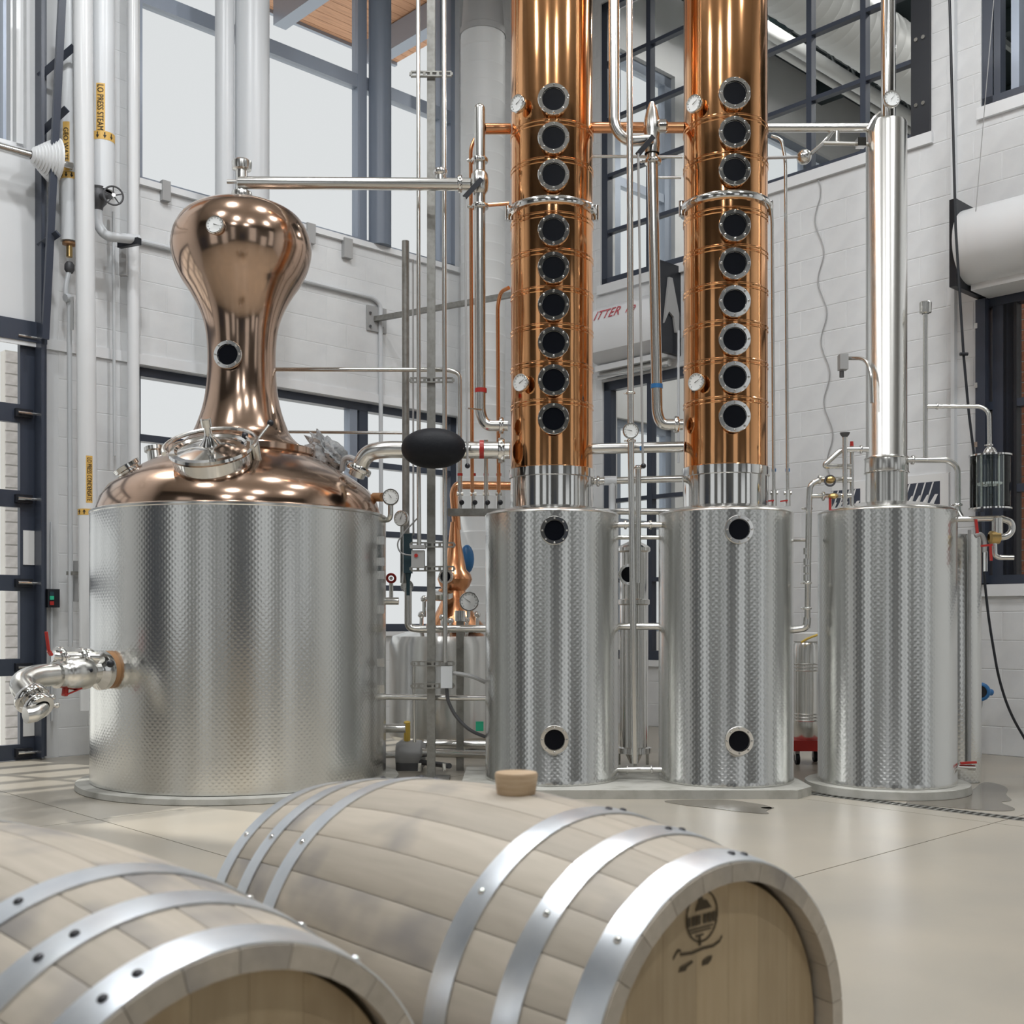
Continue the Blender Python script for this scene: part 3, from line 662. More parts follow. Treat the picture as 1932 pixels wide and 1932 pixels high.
cx, cy, r = TANKS[2]
t3 = thing('column_still', 'slim stainless column on a dimpled tank at the right', 'still', (cx, cy, .05)); tank(t3, cx, cy, r)
MB().lathe([(.121, 1.70), (.121, 1.90)]+collar(.126, 1.90, 1.99)+[(.119, 2.0), (.119, 3.985), (.115, 4.0), (.06, 4.02), (.045, 4.03)], (cx, cy, 0), n=56).part('steel_column', M['steel'], t3)
for z in (1.90, 1.985): MB().torus((cx, cy, z), Z, .127, .005, 48, 6).part('weld_ring', M['polish'], t3)
MB().cyl((cx+.012, cy, 4.0), (cx+.012, cy, 6.6), .043, n=24).part('vent_tube', M['polish'], t3)
gauge(t3, W(1682, 187, 6.78), V3((0, -1, .05)), .05, .05, .9)
MB().tube([W(1662, 215, 6.85), W(1650, 225, 6.85), W(1640, 245, 6.87)], .02, n=10).part('elbow', M['steel'], t3)
ft = thing('flat_tank', 'tall narrow dimpled steel vessel standing behind the right tank', 'tank', (2.78, 7.15, 0))
MB().lathe([(0, 0), (.16, 0), (.16, 1.52), (.15, 1.55), (0, 1.57)], (2.80, 7.28, 0), n=48, uv=.16).part('vessel_shell', M['dimple'], ft)
MB().cyl(W(1829, 1445, 7.1), W(1829, 1000, 7.1), .011, n=8).part('level_tube', M['greymetal'], ft)
dv = thing('drain_valve', 'small drain valve with red lever at the base of the right tank', 'valve', W(1815, 1450, 6.8))
MB().tube([W(1792, 1446, 6.8), W(1840, 1448, 6.78)], .018, n=12).part('tube', M['polish'], dv); MB().cbox(W(1800, 1438, 6.8), .03, .04, .04).part('valve_body', M['cast'], dv, smooth=False)
MB().obox(W(1812, 1440, 6.77), W(1842, 1438, 6.76), .025, .012).part('lever', M['red'], dv, smooth=False)

# ------------------------------------------------------------------ vapour lines around column one
t = pipe('vapor_pipe', 'long level steel vapour pipe from the still head to the upright pipe', 'pipe', [([(452, 345, 7.24), (890, 348, 7.0)], 11.5, 'steel')], [((868, 347, 7.01), X, 10)])
MB().cyl(W(831, 345, 7.03), W(831, 330, 7.03), .03, n=14).part('branch', M['steel'], t); MB().ball(W(831, 325, 7.03), .045, 16, 8, .03).part('cap', M['polish'], t)
t = pipe('vapor_pipe', 'upright steel vapour pipe with black lever beside the left copper column', 'pipe', [([(905, 206, 6.98), (906, 780, 6.98), (916, 803, 6.98), (958, 803, 6.98)], 10.5, 'steel', 30)],
         [((905, 303, 6.98), Z, 10), ((906, 390, 6.98), Z, 10), ((946, 803, 6.98), X, 10)], [((907, 737, 6.98), Z, 11.5, 'red')])
MB().ball(W(905, 206, 6.98), S(10.5, 6.98), 14, 8).part('cap', M['steel'], t)
MB().lathe([(.036, -.07), (.05, -.05), (.055, 0), (.05, .05), (.036, .07)], W(905, 345, 6.98), Z, 20).part('valve_body', M['steel'], t)
MB().obox(W(908, 338, 6.9), W(877, 372, 6.86), .02, .03).part('lever', M['black'], t, smooth=False)
pipe('copper_arm', 'short copper arm from the upright pipe into the left copper column', 'pipe', [([(914, 243, 7.0), (962, 243, 7.05)], 10, 'copperpipe')])
pipe('copper_arm', 'level copper pipe joining the two copper columns near the top', 'pipe', [([(1108, 241, 7.08), (1290, 241, 7.02)], 10, 'copperpipe')])
pipe('copper_arm', 'level steel pipe from the right copper column to the slim column', 'pipe', [([(1438, 241, 7.0), (1640, 241, 6.92)], 8.5, 'steel')])
pipe('return_tube', 'thin bent tube between upright pipe and left column below the clamp ring', 'pipe', [([(908, 388, 7.02), (960, 384, 7.05)], 3.5, 'copperpipe')])
t = pipe('feed_pipe', 'wide steel feed pipe rising from the still shoulder to the left column', 'pipe', [([(672, 898, 7.1), (690, 855, 7.06), (725, 848, 7.03), (962, 850, 6.98)], 16, 'steel', 45)],
         [((677, 886, 7.1), V3((.4, 0, .9)), 15), ((946, 850, 6.98), X, 15)], [((909, 848, 6.98), X, 17.5, 'red')])
mb = MB(); mb.ball((0, 0, 0), 1, 40, 24); c0 = W(818, 846, 6.86)
for i, v in enumerate(mb.v): mb.v[i] = c0+V3((v.x*S(61, 6.86), v.y*.13, (abs(v.z)**.92)*(1 if v.z > 0 else -1)*S(38, 6.86)))
t = thing('oval_pod', 'black oval padded pod around the feed pipe in front of the strut post', 'insulation', c0-Z*.12)
mb.part('shell', M['rubber'], t)
for q in ((764, 846), (873, 846)): MB().ball(W(q[0], q[1], 6.82), .008, 8, 6).part('screw', M['polish'], t)
MB().tube([W(817, 846, 6.74), W(817, 846, 6.75)], .01).part('screw', M['polish'], t)
# pull rods
t = thing('pull_rod', 'thin dark pull rod with black ball hanging left of the left column', 'rod', W(882, 880, 6.85))
MB().cyl(W(877, 372, 6.86), W(882, 876, 6.85), S(2.2), n=8).part('rod', M['greymetal'], t); MB().ball(W(882, 879, 6.85), S(5), 12, 8).part('ball_grip', M['black'], t)
MB().obox(W(878, 770, 6.86), W(908, 773, 6.95), .008, .008).part('guide', M['steel'], t, smooth=False)
t = thing('pull_rod', 'thin dark pull rod with black ball hanging between the copper columns', 'rod', W(1213, 880, 6.8))
MB().cyl(W(1204, 290, 6.8), W(1213, 876, 6.8), S(2.2), n=8).part('rod', M['greymetal'], t); MB().ball(W(1214, 879, 6.8), S(5), 12, 8).part('ball_grip', M['black'], t)

# ------------------------------------------------------------------ strut post with its pipes left of column one
t = thing('strut_post', 'tall galvanised strut post standing between still and left tank', 'post', W(815, 1462, 7.3))
a, b_ = W(805, 1462, 7.3), W(821, 0, 7.3); MB().box((W(806, 0, 7.3).x, 7.28, .02), (W(821, 0, 7.3).x, 7.33, 5.6)).part('post', M['galv'], t, smooth=False)
MB().box((W(783, 0, 7.3).x, 7.2, 0), (W(848, 0, 7.3).x, 7.42, .02)).part('base_plate', M['galv'], t, smooth=False)
for q in (792, 838): MB().cyl(W(q, 1455, 7.25)*1, W(q, 1440, 7.25), .012, n=8).part('anchor_bolt', M['polish'], t)
for py, x0, x1 in ((140, 775, 852), (717, 774, 855), (1028, 775, 857), (1073, 775, 857), (1252, 777, 856), (1294, 777, 856)):
    m = MB(); h = S(5.2, 7.26); hh = S(2.6, 7.26); w0 = W(x0, py, 7.26); w1 = W(x1, py, 7.26)
    m.box((w0.x, 7.25, w0.z+hh), (w1.x, 7.27, w0.z+h)).box((w0.x, 7.25, w0.z-h), (w1.x, 7.27, w0.z-hh))
    n = 6
    for k in range(n+1):
        xx = w0.x+(w1.x-w0.x)*k/n; m.box((xx-.008, 7.25, w0.z-hh), (xx+.008, 7.27, w0.z+hh))
    m.part('slotted_strut', M['galv'], t, smooth=False)
for lab, run in (
    ('thin upright steel tube at the left of the strut post', [([(789, 0, 7.22), (790, 905, 7.22), (791, 1030, 7.22)], 4, 'steel')]),
    ('upright steel tube with tape at the right of the strut post', [([(838, 0, 7.22), (838, 330, 7.22), (840, 1250, 7.22)], 4.5, 'steel')]),
    ('upright galvanised channel ending below the tall window', [([(765, 455, 7.6), (766, 1100, 7.6)], 7, 'galv')]),
    ('very thin upright wire left of the strut post', [([(779, 490, 7.5), (780, 1010, 7.5)], 1.8, 'greymetal')]),
    ('thin level tube bending down right of the strut post', [([(500, 697, 7.6), (846, 698, 7.4), (868, 705, 7.4), (868, 935, 7.4)], 4.2, 'steel', 26)]),
    ('thin level tube crossing the lower window behind the still', [([(545, 815, 7.9), (762, 817, 7.7)], 2.8, 'steel')]),
    ('copper tube rising beside the upright vapour pipe', [([(896, 262, 7.15), (888, 280, 7.15), (891, 935, 7.4)], 3.6, 'copperpipe', 14)]),
    ('steel tube rising into the rack below the feed pipe', [([(917, 830, 7.35), (917, 935, 7.4)], 4.2, 'steel')]),
    ('copper tube curving from the left column down to the valve rack', [([(960, 543, 7.15), (945, 550, 7.2), (939, 575, 7.25), (941, 935, 7.4)], 3.8, 'copperpipe', 20)]),
    ('steel pipe elbow above the pump behind the strut post', [([(728, 1134, 7.5), (752, 1134, 7.5)], 7, 'steel'), ([(770, 1108, 7.55), (770, 1184, 7.55), (790, 1187, 7.55), (918, 1186, 7.5)], 7, 'steel', 20)]),
    ('level steel rail between still and left tank at knee height', [([(722, 1315, 7.4), (918, 1317, 7.3)], 5.5, 'steel')]),
    ('thin steel standpipe left of the small control box', [([(781, 1250, 7.45), (782, 1400, 7.45)], 3.5, 'steel')]),
    ):
    pipe('steel_tube', lab, 'pipe', run)
# valve rack
t = thing('valve_rack', 'grey instrument bar with four small valves beside the left column', 'rack', W(905, 975, 7.4))
MB().box((W(845, 0, 7.4).x, 7.38, W(0, 973, 7.4).z), (W(960, 0, 7.4).x, 7.44, W(0, 960, 7.4).z)).part('bar', M['galv'], t, smooth=False)
for q in (868, 893, 917, 941):
    v = MB().cyl(W(q, 960, 7.4), W(q, 928, 7.4), .014, n=10).part('valve', M['steel'], t)
    MB().cyl(W(q-6, 931, 7.4), W(q+6, 931, 7.4), .014, n=8).part('union', M['steel'], v); MB().ball(W(q+3, 948, 7.36), .017, 10, 6).part('knob', M['black'], v)
    MB().cyl(W(q, 893, 7.4), W(q, 898, 7.4), .017, n=10).part('marker_band', M['red'], v)
# small copper still behind
t = thing('small_still', 'small copper still with swan neck behind the strut post', 'still', W(862, 1400, 9.2))
MB().tube([W(862, 1000, 9.2), W(856, 930, 9.2), W(862, 915, 9.2), W(965, 917, 9.2)], S(8, 9.2), n=16, bend=.08).part('lyne_arm', M['copperpipe'], t)
zz = lambda py: H+(HY-py)/F*9.2
MB().lathe([(S(8, 9.2), zz(985)), (S(13, 9.2), zz(1030)), (S(22, 9.2), zz(1075)), (S(30, 9.2), zz(1083)), (S(33, 9.2), zz(1093)), (S(28, 9.2), zz(1106)), (S(20, 9.2), zz(1115)), (S(24, 9.2), zz(1130)), (S(38, 9.2), zz(1160)), (S(60, 9.2), zz(1185))], (W(858, 0, 9.2).x, 9.2, 0), n=40).part('cone_head', M['copperpipe'], t)
MB().lathe([(S(60, 9.2), zz(1190)), (S(95, 9.2), zz(1200)), (S(100, 9.2), zz(1215)), (S(100, 9.2), zz(1385)), (S(95, 9.2), zz(1392))], (W(835, 0, 9.2).x, 9.2, 0), n=56).part('pot', M['steel'], t, label='brushed steel pot of the small still')
for a in range(4):
    q = a*pi/2+.6; c0 = V3((W(835, 0, 9.2).x+.3*math.cos(q), 9.2+.3*math.sin(q), 0)); MB().cyl(c0, c0+Z*(zz(1385)), .03, n=10).part('leg', M['steel'], t)
sight_glass(t, W(842, 1088, 9.02), V3((-.3, -1, 0)), S(14, 9.1)); MB().lathe([(.09, 0), (.1, .01), (.1, .05), (.06, .06), (0, .06)], W(832, 1128, 9.05), V3((0, -.3, 1)), 24).part('manway', M['polish'], t)
for q in ((800, 1130), (812, 1150), (795, 1160), (835, 1165), (900, 1160), (880, 1170), (850, 1172)):
    MB().cyl(W(q[0], q[1], 8.95), W(q[0], q[1]+34, 8.95), .016, n=8).ball(W(q[0], q[1], 8.95), .028, 10, 6).part('fitting', M['polish'], t)
MB().ball(W(881, 1055, 9.5), .06, 16, 10, .12).top('blue_motor', M['blue'], 'blue rounded motor housing behind the small copper still', 'motor')
# gauge post
t = thing('gauge_post', 'grey square post carrying a large round gauge beside the left tank', 'post', W(868, 1452, 7.8))
MB().box((W(861, 0, 7.8).x, 7.78, 0), (W(875, 0, 7.8).x, 7.83, W(0, 1170, 7.8).z)).part('post', M['galv'], t, smooth=False)
MB().cyl(W(868, 1172, 7.8), W(868, 1152, 7.8), .035, n=14).part('fitting', M['polish'], t); MB().cyl(W(884, 1165, 7.75), W(884, 1140, 7.75), .012, n=8).part('stem', M['steel'], t)
gauge(t, W(885, 1135, 7.7), V3((.05, -1, .1)), S(18.5, 7.7), .03, 2.5)
t = thing('pressure_gauge', 'white pressure gauge on a thin pipe left of the strut post', 'gauge', W(757, 1010, 7.5)); gauge(t, W(757, 978, 7.45), V3((-.5, -1, 0)), S(15, 7.45), .03, 1.2); MB().cyl(W(758, 990, 7.48), W(758, 1100, 7.48), .01, n=8).part('stem', M['steel'], t)
t = thing('pressure_gauge', 'round pressure gauge behind the dark cover beside the still', 'gauge', W(768, 1125, 7.7)); gauge(t, W(768, 1106, 7.68), V3((.1, -1, 0)), S(12, 7.7), .03, .2); MB().cyl(W(768, 1115, 7.7), W(768, 1134, 7.7), .01, n=8).part('stem', M['brass'], t)
t = thing('stop_valve', 'small stop valve with red round handle beside the still', 'valve', W(738, 1160, 7.8)); MB().cyl(W(738, 1132, 7.8), W(738, 1098, 7.8), .014, n=8).part('stem', M['steel'], t); MB().torus(W(738, 1091, 7.78), V3((0, 1, .3)), .028, .009, 20, 8).part('hand_wheel', M['red'], t); MB().ball(W(738, 1091, 7.78), .012, 8, 6).part('hub', M['paper'], t)
# terminal boxes on the struts
t = thing('terminal_box', 'grey terminal box with red mark on the upper strut brackets', 'box', W(797, 1075, 7.2)); MB().box(W(778, 1072, 7.2), W(800, 1038, 7.12)).box(W(776, 1036, 7.2), W(802, 1028, 7.1)).part('enclosure', M['greymetal'], t, smooth=False); MB().cyl(W(785, 1048, 7.13), W(785, 1048, 7.11), .012, n=10).part('mark', M['red'], t)
t = thing('cylinder_cover', 'tall dark teal cover beside the grey terminal box', 'cover', W(769, 1085, 7.35)); MB().box(W(763, 1082, 7.4), W(777, 1007, 7.34)).part('cover', M['teal'], t, smooth=False); MB().lathe([(.02, 0), (.012, -.05), (.012, -.14)], W(770, 1082, 7.37), Z, 12).part('nozzle', M['teal'], t); MB().tube([W(778, 1048, 7.3), W(755, 1045, 7.3), W(748, 1025, 7.3), W(762, 1005, 7.3), W(790, 975, 7.3)], .005, n=6, bend=.08).part('hose', M['greymetal'], t)
t = thing('control_box', 'light grey control box between the lower strut brackets', 'box', W(843, 1295, 7.2)); MB().box(W(833, 1297, 7.2), W(853, 1258, 7.12)).part('enclosure', M['greycol'], t, smooth=False)
MB().tube([W(843, 1297, 7.16), W(844, 1320, 7.16), W(858, 1350, 7.16), W(885, 1378, 7.16), W(915, 1390, 7.2)], .011, n=8, bend=.1).part('cable', M['cast'], t)
MB().tube([W(853, 1270, 7.16), W(866, 1271, 7.16), W(892, 1276, 7.16), W(915, 1287, 7.2)], .013, n=8, bend=.1).part('cable', M['greymetal'], t)
t = thing('pump', 'grey pump with steel pipes on the floor behind the still', 'pump', W(770, 1462, 7.85))
MB().lathe([(0, 0), (.08, 0), (.10, .03), (.10, .17), (.07, .2), (0, .2)], W(748, 1424, 7.85), X, 24).part('pump_body', M['greymetal'], t); MB().box(W(750, 1462, 7.88), W(795, 1440, 7.76)).part('foot', M['cast'], t, smooth=False)
MB().cyl(W(768, 1408, 7.85), W(768, 1362, 7.8), .022, n=10).part('handle', M['yellow'], t)
MB().tube([W(725, 1374, 7.7), W(765, 1374, 7.7)], .03, n=12).part('pipe', M['steel'], t); MB().tube([W(725, 1425, 7.8), W(750, 1425, 7.8)], .02, n=12).part('pipe', M['steel'], t)
MB().tube([W(795, 1420, 7.7), W(918, 1424, 7.85)], S(8, 7.7), n=14).part('pipe', M['steel'], t); MB().tube([W(800, 1403, 8.0), W(918, 1405, 8.0)], S(8, 8), n=14).part('pipe', M['steel'], t)
MB().tube([W(795, 1438, 7.76), W(848, 1445, 7.4)], S(5, 7.76), n=12).part('pipe', M['cast'], t)
MB().box(W(898, 1378, 7.6), W(912, 1362, 7.55)).top('green_tag', M['green'], 'small bright green plate beside the left tank', 'plate', smooth=False)

# ------------------------------------------------------------------ between the two copper columns
t = pipe('vapor_pipe', 'upright steel vapour pipe with blue band left of the right copper column', 'pipe', [([(1230, 262, 6.95), (1240, 780, 6.95), (1248, 801, 6.95), (1288, 801, 6.95)], 10.5, 'steel', 30)],
         [((1232, 305, 6.95), Z, 10), ((1276, 801, 6.95), X, 10)], [((1239, 729, 6.95), Z, 11.5, 'blue')])
MB().lathe([(.045, -.09), (.05, -.03), (.045, .0), (.052, .05), (.05, .1), (.035, .17), (.015, .22), (0, .225)], W(1230, 262, 6.95), Z, 24).part('valve_body', M['steel'], t)
MB().lathe([(.03, 0), (.04, .01), (.04, .05), (.03, .06), (0, .06)], W(1240, 238, 6.93), X, 16).part('side_port', M['polish'], t)
MB().obox(W(1232, 258, 6.87), W(1203, 292, 6.83), .02, .03).part('lever', M['black'], t, smooth=False)
pipe('vapor_pipe', 'steel pipe dropping from above and bending right between the columns', 'pipe', [([(1158, -120, 6.85), (1159, 240, 6.85), (1180, 266, 6.85), (1228, 264, 6.92)], 10.5, 'steel', 40)])
t = pipe('tall_pipe', 'tall slim steel pipe with round gauge between the copper columns', 'pipe', [([(1187, -120, 6.78), (1190, 820, 6.78), (1198, 1440, 6.85)], 6, 'steel')], [((1190, 742, 6.78), Z, 5.5), ((1191, 832, 6.78), Z, 5.5)])
gauge(t, W(1190, 813, 6.72), V3((0, -1, .05)), S(15, 6.72), .03, 2.9)
pipe('standpipe', 'short steel standpipe with cap between the dimpled tanks', 'pipe', [([(1204, 878, 6.95), (1204, 1100, 6.95)], 5.5, 'steel')], [((1204, 883, 6.95), Z, 5)], [((1210, 846, 6.9), Z, 3, 'blue')])
for lab, pts, r, cl in (
    ('level steel pipe between the copper columns at sight glass foot', [(1112, 847, 7.05), (1289, 843, 7.0)], 10, []),
    ('level steel pipe joining the steel collars of the columns', [(1118, 908, 7.1), (1287, 903, 7.05)], 6.5, [(1128, 908, 7.1)]),
    ('level steel pipe just above the tank tops', [(1105, 965, 7.2), (1300, 965, 7.15)], 6, []),
    ('clamped steel link between the tops of the tanks', [(1160, 990, 7.0), (1250, 990, 6.95)], 5.5, [(1180, 990, 7.0), (1227, 990, 6.97)]),
    ('level steel pipe behind the tank link', [(1160, 1014, 7.2), (1250, 1014, 7.15)], 4, []),
    ('level steel pipe between the tanks at mid height', [(1160, 1182, 7.15), (1250, 1182, 7.1)], 6.5, []),
    ('clamped steel link near the floor between the tanks', [(1162, 1452, 7.0), (1250, 1452, 6.95)], 5.5, [(1183, 1452, 7.0), (1229, 1452, 6.96)]),
    ('thin level tube left of the right copper column near the top', [(1240, 335, 7.0), (1285, 335, 7.0)], 2.5, []),
    ('thin level tube between the columns above the clamp rings', [(1112, 295, 7.1), (1288, 296, 7.05)], 3, []),
    ('steel rail between the right copper column tank and its neighbour', [(1490, 1019, 7.0), (1526, 1019, 6.95)], 3, [])):
    pipe('cross_pipe', lab, 'pipe', [(pts, r, 'steel')], [(c, X, r) for c in cl])
t = thing('tee_fitting', 'pale pipe tee with a branch dropping behind the tank top', 'fitting', W(1155, 962, 7.08)); MB().cyl(W(1140, 907, 7.08), W(1163, 907, 7.08), S(9), n=14).cyl(W(1155, 907, 7.08), W(1155, 962, 7.08), S(6.5), n=14).part('tee', M['greycol'], t); MB().ball(W(1122, 908, 7.05), S(6), 12, 8).part('end_fitting', M['steel'], t)
cd = thing('condenser', 'upright steel condenser tube with a sight glass between the tanks', 'condenser', W(1196, 1430, 7.65))
cx0 = W(1196, 0, 7.65).x; zc = lambda py: H+(HY-py)/F*7.65; r = S(27, 7.65)
MB().lathe([(r*.4, zc(1022)), (r, zc(1030)), (r*1.15, zc(1034)), (r*1.15, zc(1040)), (r, zc(1043)), (r, zc(1408)), (r*1.25, zc(1410)), (r*1.25, zc(1420)), (r*.6, zc(1423)), (r*.3, zc(1440)), (0, zc(1440))], (cx0, 7.65, 0), n=36).part('shell', M['polish'], cd)
MB().lathe([(r, zc(1130)), (r*1.1, zc(1132)), (r*1.1, zc(1140)), (r, zc(1142))], (cx0, 7.65, 0), n=36).part('band', M['steel'], cd); sight_glass(cd, W(1187, 1084, 7.54), V3((-.15, -1, 0)), S(20, 7.55))
for a in range(3):
    q = a*2.09+.5; c0 = V3((cx0+.11*math.cos(q), 7.65+.11*math.sin(q), .05)); MB().cyl(V3((c0.x, c0.y, .05)), V3((c0.x, c0.y, zc(1412))), .012, n=8).part('leg', M['steel'], cd)

# ------------------------------------------------------------------ right of column two
for lab, pts, r, b in (
    ('thin bent tube from the clamp ring down to the first small valve', [(1436, 372, 6.95), (1452, 380, 6.95), (1457, 410, 6.95), (1460, 940, 7.05)], 3.2, 16),
    ('thin hooked tube down to the second small valve', [(1455, 256, 7.0), (1474, 262, 7.0), (1482, 300, 7.0), (1486, 940, 7.05)], 3.2, 22)):
    t = pipe('drip_tube', lab, 'pipe', [(pts, r, 'steel', b)]); q = pts[-1][0]
    MB().cyl(W(q, 955, 7.05), W(q, 925, 7.05), .018, n=10).part('valve', M['steel'], t); MB().cyl(W(q-7, 930, 7.05), W(q+7, 930, 7.05), .012, n=8).part('union', M['steel'], t); MB().cyl(W(q, 890, 7.05), W(q, 884, 7.05), .014, n=8).part('marker_band', M['blue'], t)
    MB().obox(W(q-14, 946, 7.02), W(q, 944, 7.02), .01, .008).part('lever', M['red'], t, smooth=False)
t = thing('level_arm', 'steel float arm with round ball hanging from the upper pipe', 'sensor', W(1517, 296, 6.95))
MB().ball(W(1517, 296, 6.95), S(14), 20, 12).part('float_ball', M['steel'], t)
MB().tube([W(1530, 290, 6.95), W(1556, 268, 6.95), W(1579, 236, 6.95)], S(4), n=10).part('arm', M['steel'], t); MB().tube([W(1553, 270, 6.95), W(1638, 272, 6.9)], S(4), n=10).part('lower_arm', M['steel'], t)
MB().cyl(W(1580, 272, 6.94), W(1580, 235, 6.94), S(4), n=10).part('link', M['steel'], t); MB().tube([W(1504, 296, 6.95), W(1448, 298, 6.98)], S(3), n=8).part('rod', M['greymetal'], t); MB().cbox(W(1624, 270, 6.88), .05, .05, .05).part('mount', M['polish'], t, smooth=False)
t = thing('sensor_box', 'small grey sensor box on a bent conduit left of the slim column', 'box', W(1590, 708, 6.95))
MB().box(W(1580, 700, 6.98), W(1601, 667, 6.92)).part('enclosure', M['greymetal'], t, smooth=False); MB().cyl(W(1588, 700, 6.95), W(1588, 712, 6.95), .014, n=8).part('gland', M['cast'], t)
MB().tube([W(1600, 676, 6.95), W(1632, 676, 6.85), W(1643, 700, 6.8), W(1645, 760, 6.8)], S(3.5), n=10, bend=.05).part('conduit', M['steel'], t)
t = thing('valve_manifold', 'cluster of steel tubes and valves left of the slim column', 'pipework', W(1590, 962, 6.8))
MB().tube([W(1638, 848, 6.82), W(1588, 848, 6.82), W(1552, 880, 6.82), W(1606, 880, 6.84)], S(5), n=12, bend=.035).part('bent_tube', M['steel'], t); clamp(t, W(1624, 848, 6.82), X, S(5))
MB().cyl(W(1594, 962, 6.78), W(1594, 822, 6.78), S(4.5), n=12).part('standpipe', M['steel'], t); MB().lathe([(.012, 0), (.027, .02), (.03, .03), (0, .035)], W(1594, 826, 6.78), Z, 14).part('cap', M['cast'], t)
MB().cyl(W(1607, 962, 6.84), W(1607, 842, 6.84), S(4), n=12).part('standpipe', M['steel'], t); MB().cyl(W(1607, 846, 6.84), W(1607, 833, 6.84), .013, .010, n=10).part('red_cap', M['red'], t)
MB().tube([W(1606, 905, 6.84), W(1545, 905, 6.84), W(1528, 915, 6.84), W(1526, 960, 6.84), W(1523, 1185, 6.9)], S(5.5), n=12, bend=.06).part('down_tube', M['steel'], t)
MB().tube([W(1606, 935, 6.84), W(1529, 936, 6.84)], S(4.5), n=12).part('cross_tube', M['steel'], t)
for q in ((1546, 905), (1553, 936)): clamp(t, W(q[0], q[1], 6.84), X, S(5.5))
MB().ball(W(1566, 905, 6.8), .035, 14, 10, .024).part('ball_valve', M['brass'], t); MB().torus(W(1566, 907, 6.78), Y, .03, .006, 20, 6).part('valve_ring', M['cast'], t); MB().ball(W(1572, 936, 6.8), .03, 14, 8, .018).part('ball_valve', M['brass'], t)
MB().obox(W(1566, 936, 6.8), W(1566, 968, 6.8), .012, .012).part('lever', M['red'], t, smooth=False)
for py in (960, 1100, 1148): clamp(t, W(1525 if py < 1000 else 1523, py, 6.87), Z, S(5))
for py in (1040, 1060, 1075, 1090): MB().cyl(W(1523, py-6, 6.87), W(1523, py+6, 6.87), S(7), n=12).part('fitting', M['steel'], t)
MB().tube([W(1523, 1165, 6.9), W(1522, 1185, 6.9), W(1495, 1188, 6.92)], S(7), n=12, bend=.05).part('elbow', M['steel'], t)
MB().lathe([(0, -.02), (.06, -.02), (.06, .0), (.05, .01), (0, .01)], W(1598, 962, 6.8), Z, 20).part('manway', M['steel'], t)
# keg on a dolly
t = thing('steel_keg', 'slim ribbed stainless cylinder standing on the red dolly', 'keg', W(1521, 1400, 8.2)); k0 = W(1521, 0, 8.2).x; zk = lambda py: H+(HY-py)/F*8.2; r = S(24, 8.2)
prof = [(0, zk(1395)), (r*.9, zk(1395)), (r, zk(1390))]
for py in (1360, 1354, 1348, 1266, 1260, 1254): prof += [(r, zk(py)), (r*1.06, zk(py-1.5)), (r, zk(py-3))]
prof += [(r, zk(1218)), (r*.9, zk(1212)), (r*.75, zk(1206)), (0, zk(1206))]
MB().lathe(prof, (k0, 8.2, 0), n=40).part('keg_shell', M['steel'], t); MB().lathe([(r*.85, zk(1212)), (r*1.0, zk(1210)), (r*1.0, zk(1195)), (r*.9, zk(1193)), (r*.9, zk(1206))], (k0, 8.2, 0), n=40).part('collar', M['paper'], t)
MB().tube([W(1512, 1212, 8.05), W(1525, 1204, 8.03), W(1545, 1197, 8.05)], .008, n=8, bend=.05).part('strap', M['yellow'], t)
t = thing('dolly', 'red wheeled dolly under the slim steel cylinder', 'dolly', (k0, 8.2, 0)); MB().cbox((k0, 8.2, zk(1404)), .24, .24, .075).part('deck', M['red'], t, smooth=False)
for sx in (-1, 1):
    for sy in (-1, 1):
        MB().cyl((k0+sx*.085-.012, 8.2+sy*.085, .04), (k0+sx*.085+.012, 8.2+sy*.085, .04), .04, n=16).part('wheel', M['rubber'], t); MB().cbox((k0+sx*.085, 8.2+sy*.085, .075), .03, .03, .09).part('caster_fork', M['greymetal'], t, smooth=False)
# pipes and spirit safe right of the slim column
t = pipe('vent_pipe', 'dark upright vent pipe with round cap right of the slim column', 'pipe', [([(1746, 862, 6.85), (1746, 590, 6.85)], 4.6, 'steel')]); MB().lathe([(.02, -.035), (.034, -.03), (.036, .03), (.03, .036), (0, .036)], W(1746, 581, 6.85), Z, 20).part('cap', M['steel'], t)
pipe('branch_pipe', 'slim level pipe bending down into the glass spirit safe', 'pipe', [([(1748, 767, 6.85), (1852, 767, 6.75), (1866, 778, 6.73), (1867, 848, 6.72)], 3.8, 'steel', 20)], [((1768, 767, 6.83), X, 3.8), ((1867, 840, 6.72), Z, 4)])
t = pipe('overflow_pipe', 'steel pipe from the slim column collar bending down to the tank side', 'pipe', [([(1712, 868, 6.86), (1790, 868, 6.84), (1807, 882, 6.83), (1807, 965, 6.82), (1815, 978, 6.8)], 5.5, 'steel', 26)], [((1722, 868, 6.86), X, 5.5), ((1807, 953, 6.82), Z, 5.5)])
sp = thing('spirit_safe', 'clear glass spirit safe cylinder with steel plates at the right', 'spirit safe', W(1868, 965, 6.72)); c0 = V3((W(1868, 0, 6.72).x, 6.72, 0)); zp = lambda py: H+(HY-py)/F*6.72; r = S(36, 6.72)
for py in (860, 960): MB().lathe([(0, -.006), (r*1.08, -.006), (r*1.08, .004), (r*.5, .014), (0, .014)], c0+Z*zp(py), Z, 36).part('end_plate', M['polish'], sp)
MB().lathe([(r, zp(957)), (r, zp(863)), (r-.005, zp(863)), (r-.005, zp(957))], c0, Z, 40).part('glass_cylinder', M['glassv'], sp)
for a in range(4): MB().cyl(c0+V3((r*.6*math.cos(a*pi/2+.4), r*.6*math.sin(a*pi/2+.4), zp(957))), c0+V3((r*.6*math.cos(a*pi/2+.4), r*.6*math.sin(a*pi/2+.4), zp(863))), .006, n=8).part('tie_rod', M['steel'], sp)
